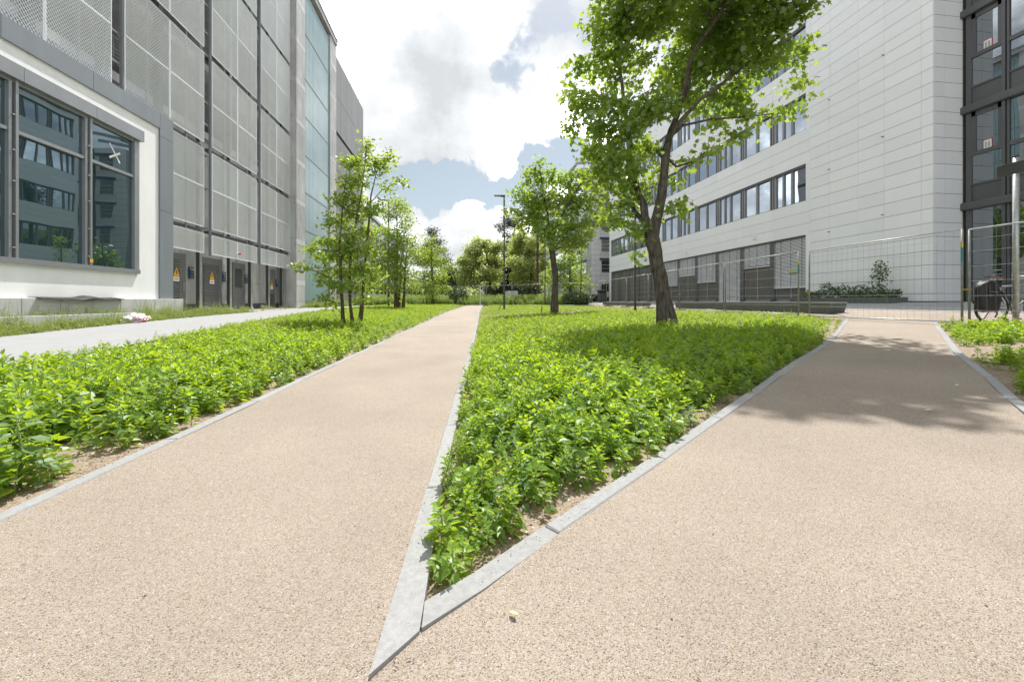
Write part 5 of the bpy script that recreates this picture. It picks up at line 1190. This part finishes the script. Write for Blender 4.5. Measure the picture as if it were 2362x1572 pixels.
shrub('leafy bush at the foot of the columnar tree behind the fence', 11.0, 36.4, 1.5, 1.2, 1400, LEAF['shrub'], .2, seed=51)

# ------------------------------------------------------------------ street lamps and poles
def lamp(lab, p, z0, h, arm, w=.16, yaw=0):
    t = thing('street_lamp', lab, 'street lamp', (p[0], p[1], z0), 'dark street lamps beside the path')
    x, y = p
    bevel(MB().box(x - .065, x + .065, y - .08, y + .08, z0 - .05, z0 + h * .33).build('lower_mast', M['lamp'], t), .015)
    bevel(MB().box(x - .05, x + .05, y - .06, y + .06, z0 + h * .33, z0 + h).build('mast', M['lamp'], t), .012)
    b = MB(); zt = z0 + h
    b.v += [(x + .06, y - .12, zt - .05), (x - arm, y - .14, zt - .0), (x - arm, y + .14, zt - .0), (x + .06, y + .12, zt - .05), (x + .06, y - .10, zt + .07), (x - arm, y - .12, zt + .035), (x - arm, y + .12, zt + .035), (x + .06, y + .10, zt + .07)]
    b.f += [(0, 3, 2, 1), (4, 5, 6, 7), (0, 1, 5, 4), (1, 2, 6, 5), (2, 3, 7, 6), (3, 0, 4, 7)]
    b.build('lamp_head', M['lamp'], t)
    MB().box(x - arm + .06, x - .25, y - .09, y + .09, zt - .045, zt - .008).build('diffuser', M['white'], t)
    MB().box(x - .07, x + .07, y - .083, y - .078, z0 + .6, z0 + 1.0).build('service_door', M['dgrey'], t)
    return t
lamp('dark street lamp with an arm to the left, beside the far end of the path', (3.12, 27.9), .41, 8.02, .70)
lamp('dark street lamp partly hidden behind the second young oak', (-5.2, 30.4), .58, 7.9, .70)
def pole(lab, p, z0, h, r, top=True):
    t = thing('slim_pole', lab, 'pole', (p[0], p[1], z0), None)
    MB().tube([(p[0], p[1], z0 - .05), (p[0], p[1], z0 + h)], [r, r * .8], 10).build('mast', M['lamp'], t, True)
    MB().tube([(p[0], p[1], z0 - .02), (p[0], p[1], z0 + .12)], r * 1.5, 12).build('foot_collar', M['dgrey'], t, True)
    if top: MB().tube([(p[0], p[1], z0 + h), (p[0] - .5, p[1], z0 + h + .04)], [.05, .03], 8).build('lamp_head', M['lamp'], t, True)
pole('slim dark pole in front of the office, left of the large maple trunk', (8.6, 18.7), .54, 6.5, .055)
pole('thin distant pole in front of the birch', (7.66, 35.3), .6, 5.8, .05)
st = tag(MB().tube([(2.7, 27.6, .4), (2.95, 27.8, .9), (2.45, 27.7, 1.35)], [.025, .02, .008], 5).tube([(2.95, 27.8, .9), (2.6, 27.8, 1.5)], [.02, .006], 5).build('bare_stake', M['bark2'], None), 'bare forked twig sticking up beside the near street lamp', 'twig')
tag(MB().tube([(4.3, 20.6, .35), (4.3, 20.6, .78)], .025, 6).build('tree_stake', M['dgrey'], None), 'short dark stake left of the smaller maple trunk', 'stake')

# ------------------------------------------------------------------ sign post at the right edge
T = thing('sign_post', 'galvanised sign post seen from behind beside the bicycle', 'sign', (10.95, 6.53, .5))
MB().tube([(10.95, 6.53, .4), (10.95, 6.53, 3.9)], .045, 16).build('pole', M['galv'], T, True)
MB().tube([(10.95, 6.53, 3.9), (10.95, 6.53, 3.93)], .048, 16).build('pole_cap', M['rubber'], T, True)
s = bevel(MB().box(10.86, 10.885, 5.5, 6.76, 3.56, 3.78).build('sign_plate', M['dgrey'], T), .004)  # anthracite puts the shade on the plate's back into its colour
MB().box(10.85, 10.895, 5.5, 6.76, 3.78, 3.79).build('plate_edge', M['silver'], s)
for z in (3.60, 3.76):
    MB().tube([(10.95 + .052 * math.cos(a), 6.53 + .052 * math.sin(a), z) for a in np.linspace(0, 6.28, 17)[:-1]], .012, 6, True).build('clamp', M['silver'], T, True)
    MB().box(10.87, 10.91, 6.43, 6.63, z - .012, z + .012).build('clamp_bar', M['silver'], T)

# ------------------------------------------------------------------ bicycle
def bicycle():
    ang = -YAW + .02; O = Vector((11.0, 6.93, 0)); O.z = g1(O.x, O.y)
    T = thing('bicycle', 'parked bicycle with brown saddle and black pannier, behind the fence at the right edge', 'bicycle', O)
    ux = Vector((math.cos(ang), math.sin(ang), 0)); uy = Vector((-math.sin(ang), math.cos(ang), 0))
    def p(a, z, s=0.0): return O + ux * a + uy * s + Vector((0, 0, z))
    R = .345
    def wheel(a):
        w = MB().tube([p(a + R * math.cos(t), R + R * math.sin(t)) for t in np.linspace(0, 2 * math.pi, 41)[:-1]], .021, 8, True).build('tyre', M['rubber'], None, True)
        bpy.data.objects.remove(w) if False else None
        return w
    for nm, a in (('rear', 0.0), ('front', 1.06)):
        rim = MB().tube([p(a + (R - .032) * math.cos(t), R + .02 + (R - .032) * math.sin(t)) for t in np.linspace(0, 2 * math.pi, 41)[:-1]], .011, 6, True).build('wheel', M['silver'], T, True)
        MB().tube([p(a + R * math.cos(t), R + .02 + R * math.sin(t)) for t in np.linspace(0, 2 * math.pi, 41)[:-1]], .020, 8, True).build('tyre', M['rubber'], rim, True)
        sp = MB()
        for i in range(16):
            t = i * math.pi / 8; sp.tube([p(a, R + .02, .03 * (-1) ** i), p(a + (R - .03) * math.cos(t), R + .02 + (R - .03) * math.sin(t))], .0014, 3)
        sp.tube([p(a, R + .02, -.06), p(a, R + .02, .06)], .018, 8); sp.build('spokes', M['silver'], rim)
        MB().tube([p(a + (R + .045) * math.cos(t), R + .02 + (R + .045) * math.sin(t)) for t in np.linspace(.25 if nm == 'front' else .15, 2.9, 16)], .022, 6).build('mudguard', M['rubber'], T, True)
    hub = (0, R + .02); bb = (.45, .30); seat = (.20, .80); head = (.90, .86); hd2 = (.93, .70)
    f = MB()
    for a, b, r in ((bb, seat, .018), (seat, head, .017), (bb, hd2, .021), (head, (.95, .62), .019)): f.tube([p(*a), p(*b)], r, 8)
    for s in (-.05, .05):
        f.tube([p(*hub, s), p(*bb, s * .6)], .010, 6).tube([p(*hub, s), p(seat[0], seat[1] - .02, s * .4)], .009, 6).tube([p(.95, .62, s * .8), p(1.06, R + .02, s)], .012, 6)
    f.build('frame', M['galvd'], T, True)
    MB().tube([p(*seat), p(.14, .97)], .014, 8).build('seat_post', M['black'], T, True)
    b = MB(); K = 9
    for i in range(K):
        u = i / (K - 1); w = .075 * (1 - u) ** .7 + .018; z = .985 + .02 * (1 - abs(2 * u - .6)) ; 
        for j in range(7):
            t = math.pi * j / 6; b.v.append(tuple(p(-.05 + .33 * u, z + .035 * math.sin(t) - .01 * u, w * math.cos(t))))
    for i in range(K - 1):
        for j in range(6): b.f.append((i * 7 + j, i * 7 + j + 1, i * 7 + j + 8, i * 7 + j + 7))
    b.f.append(tuple(range(7))); b.f.append(tuple((K - 1) * 7 + j for j in range(7))[::-1])
    for i in range(K - 1): b.f.append((i * 7, i * 7 + 7, i * 7 + 13, i * 7 + 6))
    b.build('saddle', M['brown'], T, True)
    MB().tube([p(.02, .965, .03), p(.2, .965, .03)], .005, 5).tube([p(.02, .965, -.03), p(.2, .965, -.03)], .005, 5).build('saddle_rails', M['silver'], T)
    rk = MB()
    for s in (-.06, -.02, .02, .06): rk.tube([p(-.30, .775, s), p(.20, .775, s)], .006, 5)
    for s in (-.075, .075): rk.tube([p(0, R + .02, s), p(-.12, .775, s)], .006, 5).tube([p(0, R + .02, s), p(.1, .775, s)], .006, 5)
    for a in (-.3, -.05, .2): rk.tube([p(a, .775, -.07), p(a, .775, .07)], .006, 5)
    rk.build('rack', M['silver'], T, True)
    c = MB().tube([p(bb[0] + .09 * math.cos(t), bb[1] + .09 * math.sin(t), -.055) for t in np.linspace(0, 6.28, 21)[:-1]], .008, 5, True).tube([p(*bb, -.07), p(.40, .14, -.08)], .010, 6).tube([p(*bb, .07), p(.50, .46, .08)], .010, 6).build('crank', M['dgrey'], T, True)
    MB().box(0, .09, -.03, .03, -.012, .012)
    for a, z, s in ((.40, .14, -.12), (.50, .46, .12)):
        b = MB().bar(p(a - .05, z, s), p(a + .05, z, s), .075, .022); b.build('pedal', M['rubber'], T)
    MB().tube([p(0, R + .065, -.05), p(.45, .385, -.055)], .005, 4).tube([p(0, R - .02, -.05), p(.45, .21, -.055)], .005, 4).build('chain', M['dgrey'], T)
    MB().tube([p(.02, R - .03, -.06), p(.05, .24, -.06), (p(.0, .17, -.06))], .014, 5).build('derailleur', M['dgrey'], T, True)
    MB().tube([p(.06, R - .03, .07), p(-.08, .03, .12)], .009, 5).build('kickstand', M['dgrey'], T)
    MB().tube([p(*head), p(.88, 1.02)], .014, 8).tube([p(.80, 1.05, -.28), p(.88, 1.03, -.1), p(.88, 1.03, .1), p(.80, 1.05, .28)], .012, 8).build('handlebar', M['silver'], T, True)
    # pannier bag hanging on the rack: its own thing
    B = thing('pannier_bag', 'bulky black pannier bag hanging on the rear rack of the bicycle', 'bag', p(-.17, .42, -.12))
    b = MB(); prof = [(.40, .84), (.34, .95), (.40, 1.0), (.62, 1.02), (.80, 1.0), (.93, .94), (1.0, .72), (1.04, .42), (1.06, .12)]
    cx = -.29; half_ = [(.31, .15), (.35, .19), (.42, .215), (.55, .235), (.68, .24), (.79, .22), (.88, .16), (.935, .05)]
    for i, (z, hw) in enumerate(half_):
        for j in range(16):
            t = 2 * math.pi * j / 16; ca, sa = math.cos(t), math.sin(t)
            xx = cx + hw * math.copysign(abs(ca) ** .55, ca) + .012 * math.sin(5 * t + i * 1.7) - (.02 if z > .7 else 0)
            b.v.append(tuple(p(xx, z - .02 + .01 * math.sin(3 * t + i), -.17 + .09 * math.copysign(abs(sa) ** .7, sa) + .008 * math.sin(4 * t + i * 2.1))))
    for i in range(len(half_) - 1):
        for j in range(16): b.f.append((i * 16 + j, i * 16 + (j + 1) % 16, i * 16 + 16 + (j + 1) % 16, i * 16 + 16 + j))
    b.f.append(tuple(range(16))[::-1]); b.f.append(tuple((len(half_) - 1) * 16 + j for j in range(16)))
    b.build('bag_body', M['black'], B, True)
    MB().bar(p(-.36, .56, -.267), p(-.36, .84, -.262), .03, .006).bar(p(-.22, .60, -.268), p(-.22, .84, -.262), .03, .006).build('strap', M['dgrey'], B)
    MB().bar(p(-.36, .70, -.272), p(-.2, .68, -.272), .018, .006).build('reflective_strip', M['galv'], B)
bicycle()

# ------------------------------------------------------------------ far street things
def car(lab, x, y, rz, paint, z):
    T = thing('parked_car', lab, 'car', (x, y, z)); W = .86
    prof = [(-2.1, .35), (-2.15, .75), (-2.0, .95), (-1.3, 1.02), (-.75, 1.42), (.5, 1.46), (1.25, 1.05), (2.0, .88), (2.18, .62), (2.12, .32)]
    b = MB()
    for s in (-W, W):
        for a, h in prof: b.v.append((x + a, y + s * (.86 if h > 1.1 else 1), z + h))
    k = len(prof); b.f.append(tuple(range(k))); b.f.append(tuple(range(k, 2 * k))[::-1])
    for i in range(k): b.f.append((i, (i + 1) % k, k + (i + 1) % k, k + i))
    bevel(b.build('body', paint, T), .06, 2)
    for s in (-1, 1):
        yy = y + s * W * .94
        MB().poly([(x - 1.1, yy, z + 1.04), (x - .1, yy, z + 1.04), (x - .1, yy, z + 1.36), (x - .68, yy, z + 1.36)]).build('side_window', M['gl_shop'], T)
        MB().poly([(x + 0, yy, z + 1.04), (x + 1.05, yy, z + 1.04), (x + .5, yy, z + 1.36), (x + 0, yy, z + 1.36)]).build('side_window', M['gl_shop'], T)
        for a in (-1.3, 1.35):
            w = MB().tube([(x + a, y + s * (W - .18), z + .31), (x + a, y + s * (W + .02), z + .31)], .31, 16).build('wheel', M['rubber'], T)
            MB().tube([(x + a, y + s * (W + .021), z + .31), (x + a, y + s * (W + .03), z + .31)], .19, 12).build('rim', M['silver'], w)
        MB().box(x - 2.17, x - 2.1, y + s * .6 - .12, y + s * .6 + .12, z + .72, z + .86).build('tail_light', M['red'], T)
        MB().box(x + 2.05, x + 2.17, y + s * .6 - .14, y + s * .6 + .14, z + .62, z + .76).build('headlight', M['silver'], T)
    MB().poly([(x + 1.24, y - .66, z + 1.08), (x + 1.24, y + .66, z + 1.08), (x + .56, y + .6, z + 1.44), (x + .56, y - .6, z + 1.44)]).build('windscreen', M['gl_shop'], T)
    return T
car('white car half hidden behind the furthest young oak, nearest the path end', -3.0, 66, 0, M['carw'], .6)
car('white car parked further left behind the young oaks', -8.6, 66.5, 0, M['carw'], .6)
gt = thing('gate_frame', 'white painted frame with a crossbar at the left of the path end', 'frame', (-2.6, 47.5, .6))
for x in (-2.95, -2.28): MB().box(x - .035, x + .035, 47.46, 47.54, .5, 2.55).build('post', M['white'], gt)
for z in (2.5, 1.2): MB().box(-2.915, -2.315, 47.47, 47.53, z - .035, z + .035).build('crossbar', M['white'], gt)
tag(MB().box(2.08, 2.16, 41.2, 41.28, .5, 2.62).build('white_post', M['white'], None), 'white post at the right of the path end', 'post')
for i, (x, y, lab) in enumerate(((-8.2, 52, 'orange topped marker post behind the second young oak, right of two'), (-8.9, 51, 'orange topped marker post behind the second young oak, left of two'))):
    t = thing('marker_post', lab, 'post', (x, y, .6), 'orange topped marker posts')
    MB().tube([(x, y, .5), (x, y, 1.35)], .06, 8).build('post', M['white'], t); MB().tube([(x, y, 1.35), (x, y, 1.8)], .061, 8).build('band', M['yellow'], t)
wc = thing('site_container', 'small grey white ribbed container in the meadow behind the fence', 'container', (8, 50, .6))
MB().box(5.62, 6.9, 47.0, 49, .6, 2.25).build('body', M['wallE'], wc)
for i in range(7): MB().box(5.66 + .18 * i, 5.74 + .18 * i, 46.96, 47.0, .7, 2.2).build('rib', M['panel'], wc)
pk = thing('picket_fence', 'short white picket fence behind the smaller maple', 'fence', (11, 50, .6))
for i in range(9): MB().poly([(11.2 + .15 * i, 48, .6), (11.31 + .15 * i, 48, .6), (11.31 + .15 * i, 48, 1.5), (11.255 + .15 * i, 48, 1.62), (11.2 + .15 * i, 48, 1.5)]).build('picket', M['white'], pk).modifiers.new('t', 'SOLIDIFY').thickness = .02
MB().box(11.2, 12.6, 48.02, 48.05, .8, .88).box(11.2, 12.6, 48.02, 48.05, 1.25, 1.33).build('rail', M['white'], pk)
def loader():
    T = thing('wheel_loader', 'white compact loader with an orange beacon parked at the corner of the further office', 'vehicle', (17.0, 47.6, .95))
    x0, y, z = 16.2, 47.4, .95
    bevel(MB().box(x0 + .3, x0 + 2.9, y - .6, y + .6, z + .55, z + 1.25).build('body', M['carw'], T), .08)
    bevel(MB().box(x0 + 1.5, x0 + 2.7, y - .55, y + .55, z + 2.25, z + 2.36).build('cab_roof', M['carw'], T), .03)
    for a in (1.55, 2.65):
        for s in (-.5, .5): MB().box(x0 + a - .04, x0 + a + .04, y + s - .04, y + s + .04, z + 1.25, z + 2.25).build('cab_post', M['rubber'], T)
    MB().box(x0 + 1.6, x0 + 2.6, y - .52, y - .5, z + 1.3, z + 2.22).build('cab_window', M['gl_shop'], T)
    for a in (.6, 2.3):
        for s in (-.65, .65):
            w = MB().tube([(x0 + a, y + s - .15, z + .45), (x0 + a, y + s + .15, z + .45)], .45, 18).build('wheel', M['rubber'], T, False)
            MB().tube([(x0 + a, y + s - .16, z + .45), (x0 + a, y + s + .16, z + .45)], .22, 12).build('rim', M['dgrey'], w)
    MB().tube([(x0 + 1.9, y, z + 2.36), (x0 + 1.9, y, z + 2.55)], .08, 10).build('beacon', M['orange'], T)
    MB().bar((x0 + .6, y - .45, z + 1.0), (x0 - .3, y - .45, z + .6), .12, .16).bar((x0 + .6, y + .45, z + 1.0), (x0 - .3, y + .45, z + .6), .12, .16).build('arm', M['dgrey'], T)
    MB().box(x0 - .8, x0 - .3, y - .8, y + .8, z + .1, z + .65).build('bucket', M['dgrey'], T)
loader()
b = thing('waste_bin', 'dark grey bin covered with black sheeting at the left end of the office front', 'bin', (15.6, 42.6, .9))
bevel(MB().box(15.3, 16.1, 42.2, 42.9, .9, 1.95).build('bin_body', M['dgrey'], b), .05); bevel(MB().box(15.25, 16.15, 42.15, 42.95, 1.95, 2.3).build('lid', M['rubber'], b), .12, 3)

# ------------------------------------------------------------------ litter
def plastic_bag():
    bm = bmesh.new(); bmesh.ops.create_icosphere(bm, subdivisions=4, radius=1); r = random.Random(4)
    from mathutils import noise as nz
    for v in bm.verts:
        c = v.co.copy(); n_ = nz.noise(c * 2.3) * .5 + nz.noise(c * 5.1 + Vector((3, 1, 2))) * .35 + nz.noise(c * 11) * .16
        q = c * (1 + .75 * n_); v.co = Vector((q.x * .24, q.y * .42, max(q.z * .14 + .05 + abs(nz.noise(c * 3.7)) * .12, 0)))
    me = bpy.data.meshes.new('plastic_bag'); bm.to_mesh(me); bm.free()
    m = bpy.data.materials.new('printed_plastic'); m.use_nodes = True; nt = m.node_tree; N = nt.nodes; L = nt.links; p = N['Principled BSDF']; p.inputs['Roughness'].default_value = .35
    tc = N.new('ShaderNodeTexCoord'); n = N.new('ShaderNodeTexNoise'); n.inputs['Scale'].default_value = 7; n.inputs['Detail'].default_value = 2; L.new(tc.outputs['Object'], n.inputs['Vector'])
    rp = N.new('ShaderNodeValToRGB'); rp.color_ramp.interpolation = 'CONSTANT'; e = rp.color_ramp.elements
    e[0].color = (.35, .36, .38, 1); e[1].position = .34; e[1].color = (.82, .82, .82, 1); k = e.new(.60); k.color = (.62, .03, .06, 1); k = e.new(.67); k.color = (.82, .82, .82, 1)
    L.new(n.outputs['Fac'], rp.inputs[0]); L.new(rp.outputs[0], p.inputs['Base Color']); me.materials.append(m)
    o = tag(link('plastic_bag', me, None, (-8.72, 12.05, g1(-8.72, 12.05) + .02)), 'crumpled white and red plastic bag lying between the weeds and the pavement', 'bag'); o.rotation_euler = (0, 0, .5)
plastic_bag()
def fallen(lab, x, y, s, m, a, z=.05):
    b = MB(); z0 = g1(x, y) + z
    pts = [(0, 0, .004), (.25, .22, .012), (.6, .24, .02), (1, 0, .03), (.6, -.22, .035), (.25, -.2, .02)]
    for u, w, h in pts: b.v.append((x + s * (u * math.cos(a) - w * math.sin(a)), y + s * (u * math.sin(a) + w * math.cos(a)), z0 + h * s * 8))
    b.f += [(0, 1, 2, 3), (0, 3, 4, 5)]
    o = tag(b.build('fallen_leaf', m, None, origin=(x, y, z0)), lab, 'leaf', 'fallen leaves on the gravel'); return o
M['leafpale'] = mat('fallen_leaf_pale', (0.55, 0.58, 0.25), 0.6, var=.2, vscale=40)
fallen('pale yellow green fallen leaf on the gravel right of the kerb tip', .155, 1.235, .034, M['leafpale'], -.9)
fallen('small fallen leaf in the tree shade on the right path, upper one', 4.6, 3.15, .06, M['leafpale'], .3)
fallen('small fallen leaf at the lower edge of the tree shade on the right path', 3.55, 2.62, .07, M['leafpale'], -.2)
fallen('rust brown fallen leaf among the plants near the kerb tip', .0, 1.98, .035, M['orange'], 1.1, .02)

def crumbs():
    """soil crumbs and grit spilt along the kerbs and over the soil"""
    b = MB(); r = random.Random(9)
    def crumb(x, y, z, q):
        n = len(b.v); c = [(1, 0, 0), (0, 1, 0), (-1, 0, 0), (0, -1, 0), (0, 0, 1)]
        for d in c: b.v.append((x + d[0] * q * r.uniform(.6, 1.2), y + d[1] * q * r.uniform(.6, 1.2), z + d[2] * q * r.uniform(.6, 1.1)))
        b.f.extend([(n, n + 1, n + 4), (n + 1, n + 2, n + 4), (n + 2, n + 3, n + 4), (n + 3, n, n + 4)])
    for line, k in ((RE, 230), (RK, 230), (LE, 260)):
        for i in range(k):
            y = 1.1 + 5.5 * r.random() ** 1.6 if line is not RK else None
            if line is RK:
                x = r.uniform(-.1, 3.6); y = float(interp_line(RK, x, 0)) + r.gauss(.09, .05)
            else:
                x = float(interp_line(line, y, 1)) + (r.gauss(.05, .05) if line is RE else -r.gauss(.10, .06))
            crumb(x, y, g1(x, y) + .047, r.uniform(.0015, .0045))
    for i in range(260):
        y = 1.0 + 7 * r.random() ** 1.8; x = r.uniform(-1.9, -.25) if r.random() < .45 else r.uniform(.3, 4.5)
        if x > 0 and (y > float(interp_line(RK, x, 0)) - .02 or y < .6): continue
        crumb(x, y, g1(x, y) + .040, r.uniform(.002, .006))
    for i in range(2600):
        if r.random() < .5: y = r.uniform(1.3, 3.2); x = r.uniform(-.08, .1 + (y - 1.3) * 1.2)
        else: y = r.uniform(1.6, 5); x = float(interp_line(LE, y, 1)) - .09 - abs(r.gauss(0, .3))
        if y < float(interp_line(RK, x, 0)) + .08 and x > -.2: continue
        crumb(x, y, g1(x, y), r.uniform(.003, .011))
    kind(b.build('soil_crumbs', M['soil'], None), 'stuff')
crumbs()
